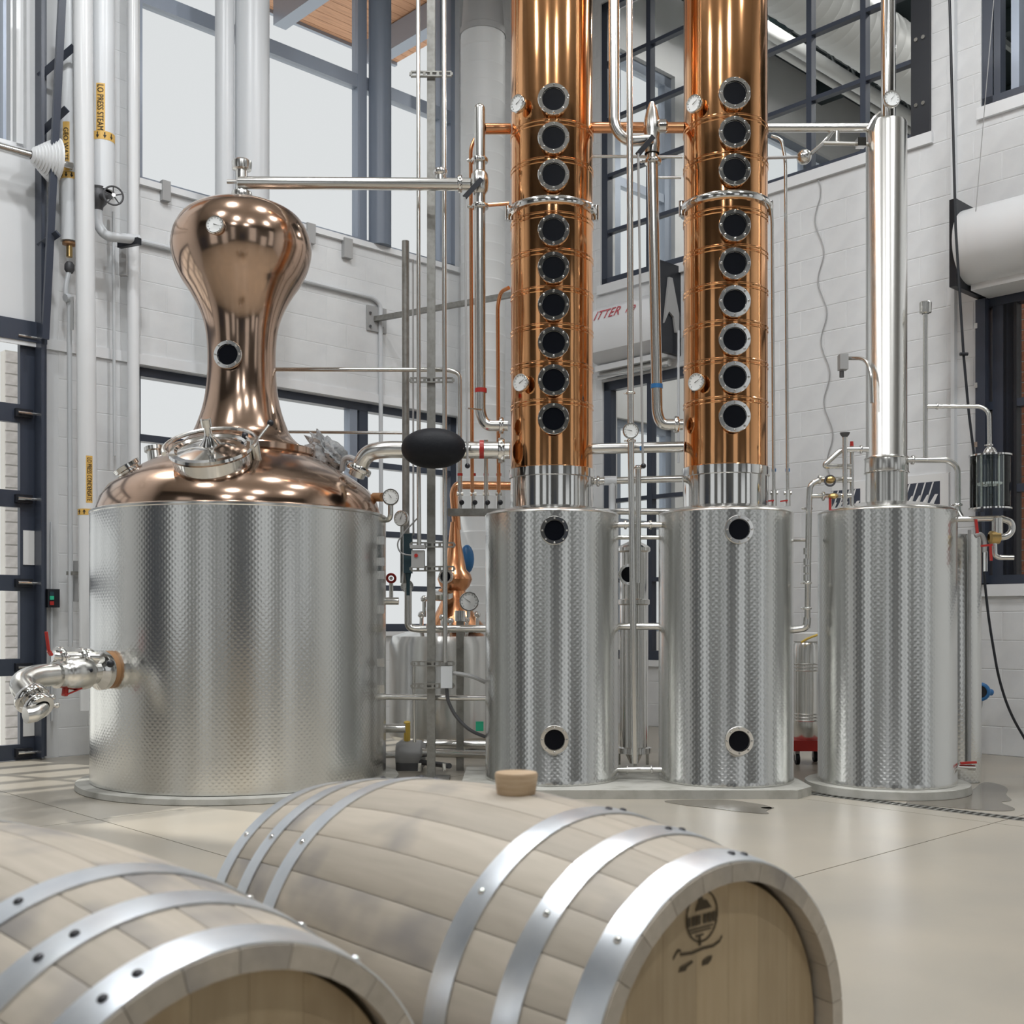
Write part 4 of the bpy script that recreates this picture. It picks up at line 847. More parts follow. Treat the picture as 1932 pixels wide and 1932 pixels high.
MB().cyl(c0+Z*zp(957), c0+Z*zp(863), .016, n=14).part('inner_tube', M['glassv'], sp); MB().lathe([(.02, 0), (.07, .01), (.07, .022), (.02, .025)], c0+Z*zp(918), Z, 28).part('inner_cup', M['polish'], sp); MB().lathe([(.03, 0), (.045, .006), (.03, .04), (.02, .05)], c0+Z*zp(860), Z, 18).part('top_fitting', M['polish'], sp)
po = thing('parrot_outlet', 'steel tap assembly with red levers below the glass spirit safe', 'tap', W(1870, 1060, 6.72))
MB().tube([W(1795, 980, 6.78), W(1885, 978, 6.7)], S(5), n=12).part('tube', M['steel'], po); clamp(po, W(1803, 980, 6.77), X, S(5))
MB().tube([W(1888, 978, 6.7), W(1908, 984, 6.7), W(1911, 1000, 6.7), W(1900, 1013, 6.7), W(1880, 1014, 6.7)], S(6), n=12, bend=.06).part('bend', M['steel'], po)
MB().lathe([(.022, 0), (.03, .01), (.03, .1), (.022, .11)], W(1882, 1010, 6.7), Z, 18).part('body', M['steel'], po); MB().lathe([(.02, 0), (.038, .01), (.038, .06), (.02, .07)], W(1865, 1014, 6.7), X, 18).part('valve_body', M['brass'], po)
MB().tube([W(1876, 1022, 6.7), W(1877, 1048, 6.7), W(1885, 1052, 6.7), W(1913, 1052, 6.68)], S(4.5), n=12, bend=.04).part('spout', M['steel'], po)
MB().tube([W(1840, 1012, 6.72), W(1850, 1006, 6.72), W(1858, 1018, 6.72), W(1858, 1042, 6.72)], S(4), n=10, bend=.03).part('side_spout', M['greymetal'], po); MB().cyl(W(1859, 1040, 6.72), W(1859, 1078, 6.72), .012, n=10).part('test_tube', M['polish'], po)
for a, b in (((1841, 980), (1844, 1006)), ((1851, 1030), (1872, 1028)), ((1868, 1030), (1870, 1058))): MB().obox(W(a[0], a[1], 6.66), W(b[0], b[1], 6.66), .016, .012).part('lever', M['red'], po, smooth=False)

# ------------------------------------------------------------------ glazed sectional door on the left
zL = lambda py: LW(40, py).z
d1 = thing('door_1', None, None, (0, 0, 0), room=True, kind='structure')
rows = [(640, 762), (797, 925), (957, 1085), (1115, 1243), (1275, 1405)]; us0, us1 = u_(40), u_(81)
lbox(MB(), us0, us1, .0, 3.1, .02, .07).part('stile', M['frame'], d1, smooth=False); lbox(MB(), .37, .47, .0, 3.1, .02, .07).part('stile', M['frame'], d1, smooth=False)
zr = [3.1]+[zL(y) for r in rows for y in r]+[0.0]
for i in range(0, len(zr), 2): lbox(MB(), .47, us0, zr[i+1], zr[i], .022, .068).part('rail', M['frame'], d1, smooth=False)
mul = [.47+(us0-.47)*k/4 for k in range(5)]
for a, b in [(zL(r[1]), zL(r[0])) for r in rows]:
    for k in range(4):
        lbox(MB(), mul[k]-.004, mul[k+1]+.004, a-.004, b+.004, .04, .05).part('pane', M['glass'], d1, smooth=False)
        if k: lbox(MB(), mul[k]-.03, mul[k]+.03, a, b, .024, .066).part('mullion', M['frame'], d1, smooth=False)
for i in range(0, len(zr), 2):
    zc_ = (zr[i]+zr[i+1])/2; h = lbox(MB(), us1-.20, us1-.08, zc_-.03, zc_+.03, -.02, .02).part('hinge', M['black'], d1, smooth=False)
    MB().cyl((us1-.19, VL-.03, zc_), (us1-.05, VL-.03, zc_), .012, n=10).part('roller_shaft', M['polish'], h)
for za, zb in ((1000, 1065), (1355, 1390)): lbox(MB(), us0+.02, us0+.1, zL(zb), zL(za), .012, .02).part('sticker', M['paper'], d1, smooth=False)
lbox(MB(), .3, us1+.02, 3.05, 3.20, -.03, .02).part('header_trim', M['frame'], d1, smooth=False)
t = thing('door_track', 'dark upright steel door track with slanted guide rail on the left wall', 'track', (u_(75), VL-.05, 0), room=True)
lbox(MB(), u_(66), u_(72), .02, 7.6, -.12, -.001).part('track_angle', M['frame'], t, smooth=False); lbox(MB(), u_(76), u_(83), .02, 7.6, -.05, -.001).part('track_angle', M['frame'], t, smooth=False)
p0, p1 = LW(85, 640, .16), LW(119, -40, .42); MB().obox(p0, p1, .05, .03, (0, 1, 0)).part('guide_rail', M['frame'], t, smooth=False)
for (a, b) in (((74, 145), (140, 88)), ((78, 250), (126, 205)), ((74, 465), (110, 440))):
    q0, q1 = LW(a[0], a[1], .06), LW(b[0], b[1], .3); MB().obox(q0, q1, .05, .012, (0, 1, 0)).part('bracket', M['frame'], t, smooth=False)
t = thing('cable_drum', 'white grooved cable drum on a steel shaft above the glazed door', 'drum', LW(75, 320, .2), room=True)
c0 = LW(58, 292, .22); MB().cyl(V3((.5, c0.y, c0.z)), c0+V3((.3, 0, 0)), .025, n=12).part('shaft', M['steel'], t)
prof = [(.03, 0)]
for k in range(8): prof += [(.05+k*.013, .012+k*.018), (.058+k*.013, .016+k*.018), (.052+k*.013, .024+k*.018)]
prof += [(.165, .165), (.165, .18), (.03, .18)]
MB().lathe(prof, c0, X, 32).part('drum', M['whitepaint'], t)
lbox(MB(), u_(86), u_(93), zL(268), zL(228), -.14, -.13).part('bearing_plate', M['whitepaint'], t, smooth=False)
lbox(MB(), .3, u_(56), zL(292), zL(284), -.02, 0).top('trim_1', M['whitepaint'], room=True, kind='structure', smooth=False)

# ------------------------------------------------------------------ painted pipes on the left wall
def text_mesh(body, m):
    cu = bpy.data.curves.new('lettering', 'FONT'); cu.body = body; cu.extrude = .004; cu.size = 1; cu.resolution_u = 3
    ob = bpy.data.objects.new('lettering', cu); col.objects.link(ob); dg = bpy.context.evaluated_depsgraph_get()
    me = bpy.data.meshes.new_from_object(ob.evaluated_get(dg)); bpy.data.objects.remove(ob); bpy.data.curves.remove(cu)
    me.materials.clear(); me.materials.append(m); return me
def pipe_label(t, c, r, text, length, height, th0, tape_len):
    """tape and lettering reading downwards, wrapped round an upright pipe with axis through c; th0: facing angle"""
    def wrap(x, y, z): a = th0+y/r; return V3((c.x+math.cos(a)*(r+z), c.y+math.sin(a)*(r+z), c.z-x))
    n = 8; mb = MB(); g = []
    for i in range(2):
        for k in range(n+1): mb.v.append(wrap((-.5+i)*tape_len, (-.5+k/n)*height*1.5, .0012))
    for k in range(n): mb.f.append((k, k+1, n+1+k+1, n+1+k))
    tp = mb.part('marker_tape', M['label'], t, label='yellow marker tape')
    me = text_mesh(text, M['ink']); xs = [v.co.x for v in me.vertices]; ys = [v.co.y for v in me.vertices]
    sx, sy = length/(max(xs)-min(xs)), height/(max(ys)-min(ys)); mx, my = (max(xs)+min(xs))/2, (max(ys)+min(ys))/2; off = ORG[t.name]
    for v in me.vertices: v.co = wrap((v.co.x-mx)*sx, (v.co.y-my)*sy, .004+v.co.z*.1)-off
    o = bpy.data.objects.new('lettering', me); col.objects.link(o); o.parent = tp; ORG[o.name] = off
def arrow_band(t, c, r, h, up, angs):
    MB().lathe([(r+.001, -h/2), (r+.0015, -h/2), (r+.0015, h/2), (r+.001, h/2)], c, Z, 32).part('arrow_band', M['label'], t, label='yellow arrow band')
    for a in angs:
        s = 1 if up else -1; e = V3((-math.sin(a), math.cos(a), 0)); o_ = c+V3((math.cos(a), math.sin(a), 0))*(r+.002); k = V3((math.cos(a), math.sin(a), 0))*.001
        MB().prism([o_+e*-.004-Z*s*h*.35, o_+e*.004-Z*s*h*.35, o_+e*.004, o_+e*.012, o_+Z*s*h*.38, o_+e*-.012, o_+e*-.004], k).part('arrow', M['ink'], t, smooth=False)
FA = math.radians(-90)
# wide steam pipe
t = thing('steam_pipe', 'wide white steam pipe with yellow tape and gate valve hand wheel', 'pipe', W(194, 450, 8.55)); r = S(21.5, 8.55); cx = W(194, 0, 8.55).x
MB().cyl((cx, 8.55, H+(HY-362)/F*8.55), (cx, 8.55, 8.6), r, n=40).part('insulation', M['white2'], t)
zq = lambda py, d=8.55: H+(HY-py)/F*d
pipe_label(t, V3((cx, 8.55, zq(212))), r, 'LO PRESS STEAM', .335, .042, FA+.15, .36); arrow_band(t, V3((cx, 8.55, zq(263))), r, .062, False, (FA-.75, FA-.1, FA+.5, FA+1.1))
MB().cyl((cx-.02, 8.55, zq(362)), (cx-.02, 8.55, zq(358)), r*1.01, n=32).part('end_collar', M['label'], t)
MB().lathe([(.035, 0), (.04, .03), (.065, .06), (.07, .12), (.055, .15), (.06, .17)], (cx-.02, 8.5, zq(402)), Z, 24).part('valve_body', M['cast'], t)
MB().cyl((cx-.02, 8.5, zq(375)), W(207, 371, 8.38), .028, .018, n=14).part('bonnet', M['cast'], t)
hw = MB().torus(W(214, 369, 8.33), V3((.45, -1, 0)), S(17.5, 8.3), .007, 32, 8).part('hand_wheel', M['cast'], t); c0 = W(214, 369, 8.33); e = V3((.45, -1, 0)).normalized(); s1 = e.cross(Z).normalized()
for k in range(5):
    a = 2*pi*k/5+.3; MB().cyl(c0, c0+(s1*math.cos(a)+Z*math.sin(a))*S(17, 8.3), .005, n=6).part('spoke', M['cast'], hw)
MB().cyl(c0-e*.05, c0+e*.015, .014, n=10).part('hub', M['polish'], hw)
MB().tube([V3((cx-.02, 8.5, zq(402))), V3((cx-.02, 8.5, zq(430))), W(200, 446, 8.5), W(262, 452, 8.65)], S(9, 8.5), n=16, bend=.1).part('elbow', M['greycol'], t)
# tall condensate pipe
t = thing('condensate_pipe', 'tall white glossy condensate pipe in front of the left wall', 'pipe', W(168, 1340, 8.35)); r = S(17.5, 8.35)
MB().cyl(W(169, 1340, 8.35), W(154, -250, 8.35), r, n=36).part('pipe_shell', M['whitepaint'], t)
c0 = W(164.9, 906, 8.35); pipe_label(t, c0, r, 'LO PRESS CONDENSATE', .31, .03, FA+.55, .34); arrow_band(t, W(165.5, 967, 8.35), r, .045, True, (FA-.6, FA, FA+.6))
# geothermal water pipe
t = thing('water_pipe', 'narrow white water pipe with yellow tape left of the tall pipe', 'pipe', W(130, 900, 8.48)); r = S(16, 8.48); cx = W(131, 0, 8.48).x
MB().cyl((cx, 8.48, zq(456, 8.48)), (cx, 8.48, 8.6), r, n=36).part('insulation', M['white2'], t)
pipe_label(t, V3((cx, 8.48, zq(282, 8.48))), r, 'GEO WATER', .27, .034, FA-.02, .36); arrow_band(t, V3((cx, 8.48, zq(335, 8.48))), r, .05, False, (FA-.6, FA+.0, FA+.6))
MB().lathe([(.02, -.05), (.022, -.02), (.05, -.015), (.05, 0), (0, 0)], (cx, 8.48, zq(458, 8.48)), Z, 20).part('reducer', M['tan'], t)
MB().cyl((cx, 8.48, zq(485, 8.48)), (cx, 8.48, zq(462, 8.48)), .022, n=12).part('tube', M['brass'], t); MB().lathe([(.022, 0), (.035, .02), (.035, .06), (.022, .08)], (cx, 8.48, zq(515, 8.48)), Z, 16).part('valve', M['cast'], t)
MB().tube([V3((cx, 8.48, zq(510, 8.48))), W(124, 540, 8.46), W(124, 560, 8.46), W(131, 575, 8.48), W(133, 1220, 8.5)], .018, n=10).part('tube', M['greycol'], t); MB().obox(W(136, 560, 8.42), W(136, 622, 8.42), .02, .01, (0, 1, 0)).part('lever', M['greymetal'], t, smooth=False)
MB().cyl(W(131, 562, 8.47), W(123, 562, 8.44), .03, n=12).part('union', M['greycol'], t)
# white downpipe and other uprights
MB().cyl(W(252, 905, 8.85), W(250, -250, 8.85), S(11, 8.85), n=24).top('down_pipe', M['whitepaint'], 'slim white round downpipe left of the tall window', 'pipe')
t = thing('strut_bracket', 'black strut bracket carrying the steam branch on the left wall', 'bracket', W(243, 520, 8.75)); MB().box(W(228, 522, 8.8), W(238, 462, 8.76)).part('channel', M['greymetal'], t, smooth=False); MB().obox(W(225, 462, 8.7), W(263, 455, 8.6), .04, .05).part('arm', M['black'], t, smooth=False)
MB().cyl(W(216, 860, 8.78), W(214, 400, 8.78), .012, n=8).top('thin_conduit', M['greycol'], 'thin grey conduit running down beside the downpipe', 'conduit')
t = thing('door_switch', 'black push button box with green and red buttons beside the door', 'switch', LW(97, 1147, .05), room=True); a, b = LW(90, 1146, .09), LW(104, 1112, .005)
MB().box((a.x, a.y, a.z), (b.x, b.y, b.z)).part('enclosure', M['black'], t, smooth=False)
for py, m in ((1120, 'teal'), (1128, 'green'), (1138, 'red')): MB().box(LW(94.5, py+3.5, .098), LW(101, py-3.5, .088)).part('button', M[m], t, smooth=False)
MB().cyl(LW(97, 1112, .04), LW(97, 985, .04), .011, n=8).cyl(LW(97, 1146, .04), LW(98, 1360, .04), .011, n=8).part('conduit', M['greycol'], t)
t = thing('wall_strut', 'short upright metal strut clamped to the conduit near the still', 'strut', W(144, 1135, 8.55)); MB().box(W(141, 1135, 8.56), W(147, 1058, 8.53)).part('channel', M['greymetal'], t, smooth=False); MB().box(W(127, 1085, 8.5), W(148, 1078, 8.48)).part('clip', M['galv'], t, smooth=False)
# round columns before the window
MB().cyl((W(424, 0, 9.1).x, 9.1, 0), (W(424, 0, 9.1).x, 9.1, ZC), S(18, 9.1), n=32).top('round_column', M['greycol'], 'slimmer pale round column behind the still head', 'column', group='round columns')
MB().cyl((W(476, 0, 9.2).x, 9.2, 0), (W(476, 0, 9.2).x, 9.2, ZC), S(32, 9.2), n=40).top('round_column', M['greycol'], 'wider pale grey round column behind the still head', 'column', group='round columns')
# upright white spiral duct in the corner
t = thing('upright_duct', 'upright white spiral duct with grey cone in the room corner', 'duct', (W(911, 0, 11).x, 11.0, 0)); r = S(42, 11); prof = []; zt = zq(48, 11); n = int(zt/.17)
for k in range(n): prof += [(r, k*.17), (r, k*.17+.145), (r*1.012, k*.17+.155), (r*1.012, k*.17+.16), (r, k*.17+.168)]
MB().lathe(prof, (W(911, 0, 11).x, 11, 0), Z, 40).part('duct_body', M['ductw'], t); zt = n*.17
MB().lathe([(r*1.03, zt-.03), (r*1.03, zt+.03), (r*.97, zt+.04), (r*.80, zt+.55), (r*.80, ZC)], (W(911, 0, 11).x, 11, 0), Z, 40).part('cone', M['greymetal'], t)
# conduits on the left wall
t = thing('wall_conduit', 'thin painted conduit along the left wall behind the still', 'conduit', LW(718, 980, .03), room=True)
MB().tube([LW(265, 455, .03), LW(560, 526, .03), LW(705, 562, .03), LW(718, 575, .03), LW(719, 985, .03)], .02, n=10, bend=.1).part('tube', M['greycol'], t)
for q in ((312, 362), (585, 442), (655, 470)):
    a = LW(q[0]-5, q[1]+14, .05); b = LW(q[0]+5, q[1]-16, .002); MB().box((a.x, a.y, a.z), (b.x, b.y, b.z)).part('clip', M['greymetal'], t, smooth=False)
t = thing('wall_plate', 'steel wall plate with strut arm on the left wall', 'bracket', LW(710, 625, .02), room=True); a, b = LW(693, 622, .02), LW(727, 584, .001); MB().box((a.x, a.y, a.z), (b.x, b.y, b.z)).part('plate', M['greymetal'], t, smooth=False)
for q in ((699, 590), (699, 615), (721, 618)): MB().cyl(LW(q[0], q[1], .035), LW(q[0], q[1], .015), .012, n=8).part('bolt', M['cast'], t)
MB().obox(LW(708, 602, .02), LW(708, 602, .02)+V3((.55, -2.1, 0)), .04, .045).part('arm', M['galv'], t, smooth=False)

# ------------------------------------------------------------------ right wall fittings
t = thing('shutter_box', 'white coiling shutter box with red lettering between the copper columns', 'shutter box', (UR, v_(1280), 3.5), room=True); va, vb = v_(1280), v_(1140)
pr = [(0, 4.14), (-.10, 4.14), (-.22, 4.06), (-.28, 3.92), (-.29, 3.80), (-.25, 3.66), (-.14, 3.58), (0, 3.56)]
MB().prism([(UR+a, va+.02, z) for a, z in pr], (0, vb-va-.02, 0)).part('housing', M['whitepaint'], t)
MB().box((UR-.14, va+.02, 3.50), (UR, vb, 3.555)).part('lip', M['whitepaint'], t, smooth=False); MB().cyl((UR-.07, va+.05, 3.46), (UR-.07, vb, 3.46), .035, n=16).part('bottom_bar', M['polish'], t)
ep = MB().box((UR-.31, va-.03, 3.52), (UR, va+.02, 4.36)).part('end_plate', M['black'], t, smooth=False)
MB().prism([(UR-.27, va-.05, 3.78), (UR-.20, va-.05, 4.22), (UR-.15, va-.05, 4.22), (UR-.05, va-.05, 3.9), (UR-.05, va-.05, 3.72), (UR-.10, va-.05, 3.72), (UR-.13, va-.05, 3.86), (UR-.2, va-.05, 3.9)], (0, .02, 0)).part('lever', M['greymetal'], ep, smooth=False)
MB().cyl((UR-.075, va-.06, 3.74), (UR-.075, va-.06, 2.5), .012, n=8).part('chain_rod', M['greycol'], t)
me = text_mesh('ITTER  lle', M['redink']); xs = [v.co.x for v in me.vertices]; k = .52/(max(xs)-min(xs)); n1 = V3((-.86, 0, .36)); upv = V3((.36, 0, .86)).normalized(); o_ = V3((UR-.251, v_(1152), 3.985))
for v in me.vertices: v.co = o_+V3((0, -1, 0))*(v.co.x*k*1.0+v.co.y*k*.25)+upv*(v.co.y*k*1.1-.02)+n1.normalized()*(.008+v.co.z*.2)-ORG[t.name]
o = bpy.data.objects.new('lettering', me); col.objects.link(o); o.parent = t; o['label'] = 'faded red slanted lettering'
vq = RW(1828, 480, .29).y
t = thing('shutter_box', 'white round coiling shutter box above the window at the far right', 'shutter box', (UR, vq, 3.45), room=True)
MB().cyl((UR-.29, 1.9, 3.78), (UR-.29, vq, 3.78), .275, n=48).part('housing', M['whitepaint'], t); MB().box((UR-.3, 1.9, 3.46), (UR, vq-.02, 3.515)).part('lip', M['whitepaint'], t, smooth=False); MB().box((UR-.5, vq, 3.46), (UR-.001, vq+.05, 4.1)).part('end_plate', M['black'], t, smooth=False)
t = thing('shutter_rail', 'dark blue shutter guide rail beside the window at the far right', 'rail', (UR, v_(1850), 1.3), room=True); rbox(MB(), v_(1866), v_(1848), 1.3, 3.45, -.07, -.001).part('rail', M['frame'], t, smooth=False)
for z in (1.45, 1.9, 2.35, 2.8, 3.25): rbox(MB(), v_(1850)-.012, v_(1850)+.012, z-.02, z+.02, -.082, -.07).part('bolt', M['polish'], t, smooth=False)
j = thing('jamb_plate', 'black bolted steel plate at the right edge of the gridded window', 'plate', (UR, VJ, 4.86), room=True); rbox(MB(), VJ-.0, v_(1722), 4.80, 7.2, -.03, .015).part('plate', M['black'], j, smooth=False)
for z in (5.1, 5.62, 6.14, 6.66):
    for dv in (.05, .11): MB().cyl((UR-.04, VJ+dv, z), (UR-.03, VJ+dv, z), .016, n=8).part('bolt', M['polish'], j)
MB().box((UR-.05, v_(1806), 0), (UR-.001, v_(1799), 8.0)).top('white_conduit', M['white2'], 'white square conduit running up the block wall at the right', 'conduit', room=True, smooth=False)
for lab, px0, px1 in (('printed wall chart with dark striped header right of the slim column', 1792, 1702), ('printed wall chart with dark striped header left of the slim column', 1640, 1572)):
    va, vb = v_(px0), v_(px1); zt = RW(1750, 896).z; t = thing('wall_chart', lab, 'chart', (UR, va, zt-.5), room=True); x0 = UR-.02
    MB().box((x0, va, zt-.5), (UR-.001, vb, zt)).part('board', M['paper'], t, smooth=False); hb = MB().box((x0-.003, va+.07, zt-.24), (x0, vb, zt-.06)).part('header', M['frame'], t, smooth=False)
    n = 5
    for k in range(n):
        a = va+.07+(vb-va-.07)*(k+.9)/n; MB().prism([(x0-.004, a, zt-.062), (x0-.004, a-.012, zt-.062), (x0-.004, a-.012+.06, zt-.238), (x0-.004, a+.06, zt-.238)], (-.001, 0, 0)).prism([(x0-.004, a-.02, zt-.16), (x0-.004, a-.045, zt-.16), (x0-.004, a-.01, zt-.236), (x0-.004, a+.03, zt-.236)], (-.001, 0, 0)).part('white_stroke', M['paper'], hb, smooth=False)
    for k in range(4): MB().box((x0-.002, va+.07, zt-.30-k*.045), (x0, vb-.02, zt-.296-k*.045)).part('print_line', M['greycol'], t, smooth=False)
t = thing('flow_meter', 'blue round flow meter mounted low on the block wall at the right', 'meter', W(1852, 1325, 8.45)); c0 = W(1850, 1305, 8.4)
MB().lathe([(.03, -.06), (.06, -.05), (.068, -.02), (.068, .02), (.055, .03), (.045, .03), (.045, .015), (0, .015)], c0, V3((-.45, -1, 0)), 28).part('body', M['blue'], t); MB().lathe([(.045, .014), (.045, .018), (0, .018)], c0, V3((-.45, -1, 0)), 24).part('display', M['black'], t)
MB().cyl(c0+V3((.06, .05, 0)), c0+V3((.11, .08, -.01)), .025, n=12).part('gland', M['blue'], t); MB().tube([c0-Z*.05, c0-Z*.12+Y*.02, c0-Z*.12+V3((.08, .25, 0))], .018, n=10).part('pipe_stub', M['greymetal'], t)
t = thing('black_cable', 'long black cable hanging down the right wall with a clip', 'cable', W(1865, 1180, 8.0))
MB().tube([W(q[0], q[1], 8.0) for q in ((1790, -60), (1797, 200), (1803, 430), (1818, 670), (1828, 780), (1838, 860), (1852, 1020), (1862, 1150), (1884, 1280), (1905, 1345), (1940, 1405))], S(2.6, 8), n=8, bend=.25).part('cord', M['black'], t); MB().cyl(W(1811, 668, 7.98), W(1826, 668, 7.98), .012, n=8).part('clip', M['black'], t)
pts = [RW(1540+8*math.sin(k*1.15)+k*1.05, 330+k*21, .015) for k in range(28)]
MB().tube(pts, .005, n=6, bend=.05).top('thin_wire', M['greymetal'], 'thin grey wavy wire hanging on the block wall', 'wire', room=True)
MB().cyl(W(1875, 0, 8.3), W(1840, 410, 8.3), .003, n=6).top('hoist_wire', M['greymetal'], 'very thin slanted wire before the white round shutter box', 'wire')

# ------------------------------------------------------------------ trench drain and wet patches
t = thing('trench_drain', 'narrow slotted trench drain running across the floor at right', 'drain', (TR[0], TR[2], -.03), room=True)
MB().box((TR[0], TR[2], -.028), (TR[1], TR[3], -.024)).part('channel', M['black'], t, smooth=False)
for a in (TR[0], TR[1]-.008): MB().box((a, TR[2], -.02), (a+.008, TR[3], .002)).part('edge', M['galv'], t, smooth=False)
bm_ = shared('grate_bar', lambda b: b.box((0, 0, -.012), (TR[1]-TR[0]-.018, .018, .001)), M['galv'], False); k = 0
while TR[2]+.01+k*.042 < TR[3]-.02 and k < 124: inst('bar', bm_, t, (TR[0]+.009, TR[2]+.01+k*.042, 0)); k += 1
def puddle(label, pts):
    P = [W(a, b, 1) for a, b in pts]; P = [V3(((a-CX)/F*(F/(b-HY)), F/(b-HY), .0008)) for a, b in pts]
    n = len(P); P = [((P[i]+P[(i+1) % n])/2)*(1-t)**2+P[(i+1) % n]*(2*t*(1-t))+((P[(i+1) % n]+P[(i+2) % n])/2)*t*t for i in range(n) for t in (0, .25, .5, .75)]
    MB().prism(P, (0, 0, .0012)).top('wet_patch', M['wet'], label, 'puddle', smooth=False)
puddle('wet dark patch on the floor around the right round plinth', [(1700, 1516), (1735, 1507), (1790, 1504), (1838, 1492), (1850, 1475), (1880, 1478), (1905, 1488), (1895, 1500), (1915, 1512), (1880, 1513), (1925, 1528), (1890, 1532), (1800, 1525), (1740, 1519)])
puddle('wet dark patch on the floor before the long plinth', [(1240, 1511), (1300, 1509), (1375, 1509), (1410, 1514), (1450, 1520), (1461, 1528), (1425, 1524), (1470, 1523), (1440, 1530), (1458, 1537), (1400, 1533), (1350, 1526), (1290, 1520)])

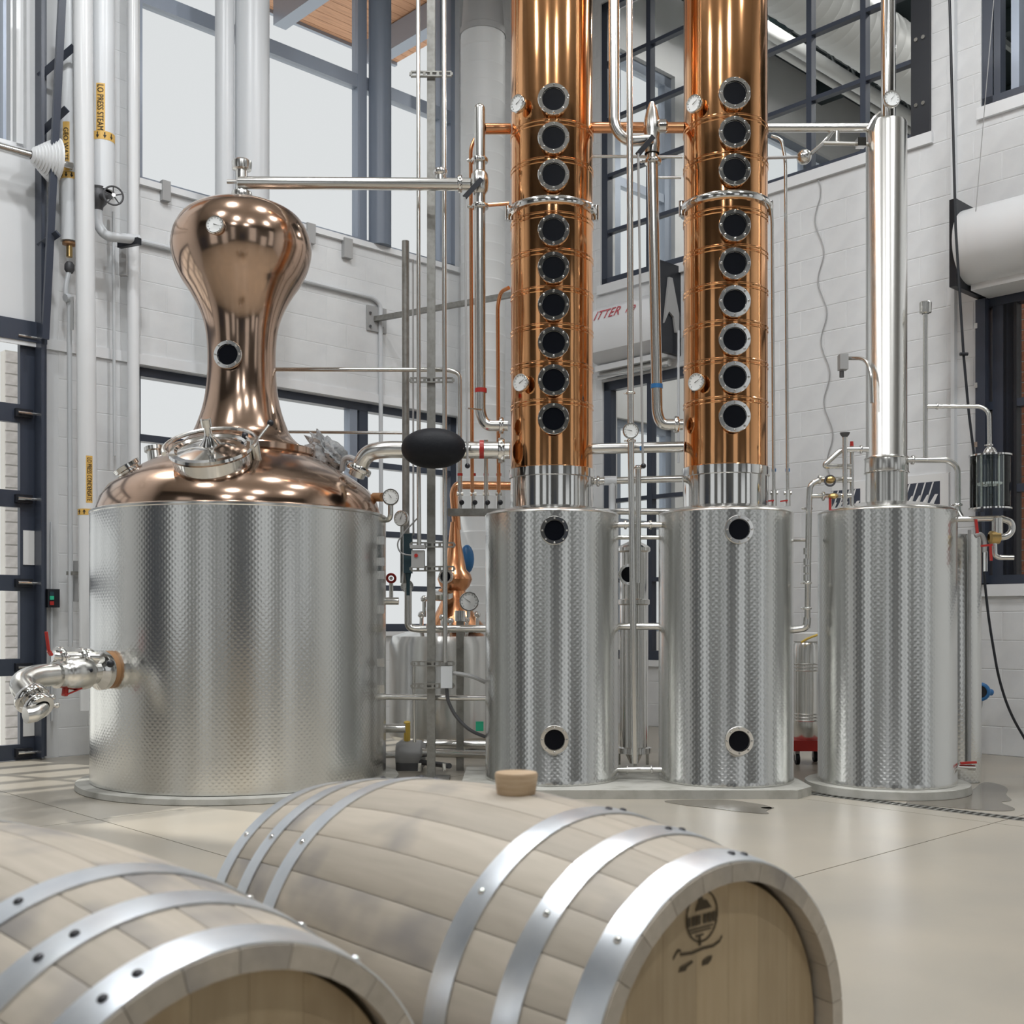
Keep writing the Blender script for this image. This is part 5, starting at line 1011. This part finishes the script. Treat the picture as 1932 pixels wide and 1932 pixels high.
# ------------------------------------------------------------------ barrels
RB, LB, RHD = .3475, 1.1134, .2942
def rad(s): return RB-(RB-RHD)*(2*s/LB)**2
def barrel(label, X0, Y0, al, pair, single, stamp):
    t = thing('oak_barrel', label, 'barrel', (X0, Y0, 0), group='oak barrels on the floor')
    rot = Matrix(((math.cos(al), math.sin(al), 0), (-math.sin(al), math.cos(al), 0), (0, 0, 1)))      # local x = axis, y = away, z = up
    q0 = rot.to_quaternion(); n = 26; dth = 2*pi/n
    def stave(b):
        m, th = 14, .028; g = .0014
        for i in range(m+1):
            s = -LB/2+LB*i/m; r = rad(s); h = dth/2-g/r/2
            for rr in (r, r-th):
                for a in (-h, -h*.9, 0, h*.9, h): b.v.append(V3((s, rr*math.sin(a), rr*math.cos(a)-(.0012 if abs(a) == h and rr == r else 0))))
        for i in range(m):
            A, B = i*10, (i+1)*10
            for k in range(4): b.f.append((A+k, B+k, B+k+1, A+k+1)); b.f.append((A+5+k+1, B+5+k+1, B+5+k, A+5+k))
            b.f.append((A, A+5, B+5, B)); b.f.append((A+4, B+4, B+9, A+9))
        for A, fl in ((0, 1), (m*10, 0)):
            for k in range(4):
                f = (A+k, A+k+1, A+k+6, A+k+5); b.f.append(f if fl else tuple(reversed(f)))
    me = shared('stave', stave, M['stave'])
    for k in range(n): inst('stave', me, t, V3((X0, Y0, RB)), quat=q0 @ Quaternion((1, 0, 0), k*dth+.11))
    core = MB().lathe([(0, -LB/2+.05)]+[(rad(s)-.012, s) for s in [-LB/2+.05+(LB-.1)*i/12 for i in range(13)]]+[(0, LB/2-.05)], (0, 0, 0), X, 40)
    core.v = [V3((X0, Y0, RB))+rot @ v for v in core.v]; core.part('stave_joints', M['stampc'], t)
    rh = RHD-.031
    for sgn in (1, -1):
        nb = 7; wd = 2*rh/nb
        for k in range(nb):
            y0, y1 = -rh+k*wd+.0003, -rh+(k+1)*wd-.0003; top, bot = [], []
            for i in range(9):
                y = y0+(y1-y0)*i/8; zz_ = math.sqrt(max(0, rh*rh-y*y)); top.append((y, zz_)); bot.append((y, -zz_))
            ring = top+bot[::-1]; x0 = sgn*(LB/2-.035)
            b = MB().prism([(x0, y, z) for y, z in ring], (-sgn*.02, 0, 0)); b.v = [V3((X0, Y0, RB))+rot @ v for v in b.v]; b.part('head_board', M['head'], t, smooth=False)
    for s, wd in ((.528, .052), (.40, .046), (.265, .046), (-.265, .046), (-.40, .046), (-.528, .052)):
        pr = [(rad(s-wd/2)+.0005, s-wd/2), (rad(s-wd/2)+.003, s-wd/2), (rad(s)+.0038, s), (rad(s+wd/2)+.003, s+wd/2), (rad(s+wd/2)+.0005, s+wd/2)]
        b = MB().lathe(pr, (0, 0, 0), X, 96); b.v = [V3((X0, Y0, RB))+rot @ v for v in b.v]; h = b.part('hoop', M['galvhoop'], t)
        rv_ = shared('rivet', lambda b: b.lathe([(.0065, 0), (.006, .002), (.004, .0038), (0, .0045)], n=12), M['rivet']); rv2 = shared('rivet_bright', lambda b: b.lathe([(.0065, 0), (.006, .002), (.004, .0038), (0, .0045)], n=12), M['polish'])
        for a, mm in [(a, rv_) for a in pair]+[(single, rv2)]:
            a = math.radians(a); nn = rot @ V3((0, math.cos(a), math.sin(a))); inst('rivet', mm, h, V3((X0, Y0, RB))+rot @ V3((s, 0, 0))+nn*(rad(s)+.003), nn)
    if stamp:
        x0 = LB/2-.034; b = MB()
        def A(px, py): return V3((x0, -.027+(px-1358)/814, .228-(py-1720)/1284))
        def poly(pts): b.prism([A(*p) for p in pts], (.0008, 0, 0))
        poly([(1346, 1725), (1352, 1708), (1352, 1697), (1357, 1695), (1361, 1706), (1368, 1708), (1377, 1724)])
        for k in range(24):
            a0, a1 = 2*pi*k/24, 2*pi*(k+1)/24-.02; f = lambda a, s: (1359+s*30*math.cos(a), 1737+s*50*math.sin(a)); poly([f(a0, 1), f(a1, 1), f(a1, .93), f(a0, .93)])
        for x in (1330, 1340, 1349, 1361, 1370, 1379): poly([(x, 1734), (x+7, 1734), (x+7, 1752), (x, 1752)])
        for y, xa, xb in ((1757, 1334, 1380), (1763, 1338, 1376)): poly([(xa, y), (xb, y), (xb, y+2.5), (xa, y+2.5)])
        poly([(1347, 1771), (1362, 1771), (1362, 1774), (1356, 1774), (1357, 1792), (1352, 1792), (1353, 1774), (1347, 1774)])
        pts = [(1306, 1803), (1314, 1790), (1319, 1791), (1319, 1799), (1340, 1802), (1360, 1799), (1380, 1800), (1393, 1794), (1397, 1786)]
        for p, q in zip(pts, pts[1:]): poly([(p[0], p[1]-2.5), (q[0], q[1]-2.5), (q[0], q[1]+2.5), (p[0], p[1]+2.5)])
        poly([(1316, 1831), (1319, 1822), (1330, 1820), (1340, 1816), (1342, 1820), (1331, 1826), (1328, 1832)]); poly([(1359, 1832), (1360, 1823), (1371, 1818), (1378, 1818), (1376, 1826), (1370, 1832)])
        b.v = [V3((X0, Y0, RB))+rot @ v for v in b.v]; b.part('burnt_stamp', M['stampc'], t, smooth=False, label='dark burnt oval stamp on the barrel head')
    return t
barrel('new oak barrel with burnt oval stamp lying before the left tanks', -.041, 2.127, .8525, (83, 77), 135, True)
barrel('cropped oak barrel without stamp lying in the lower left corner', -.7035, 1.6455, .7616, (110, 118), 52, False)
p = W(974, 1482, 2.07); p.z = RB*2-.004
MB().lathe([(0, 0), (.033, 0), (.035, .003), (.039, .036), (.037, .040), (0, .041)], p, Z, 32).top('barrel_bung', M['bungw'], 'round tapered wooden bung standing on top of the stamped barrel', 'bung', org=p)
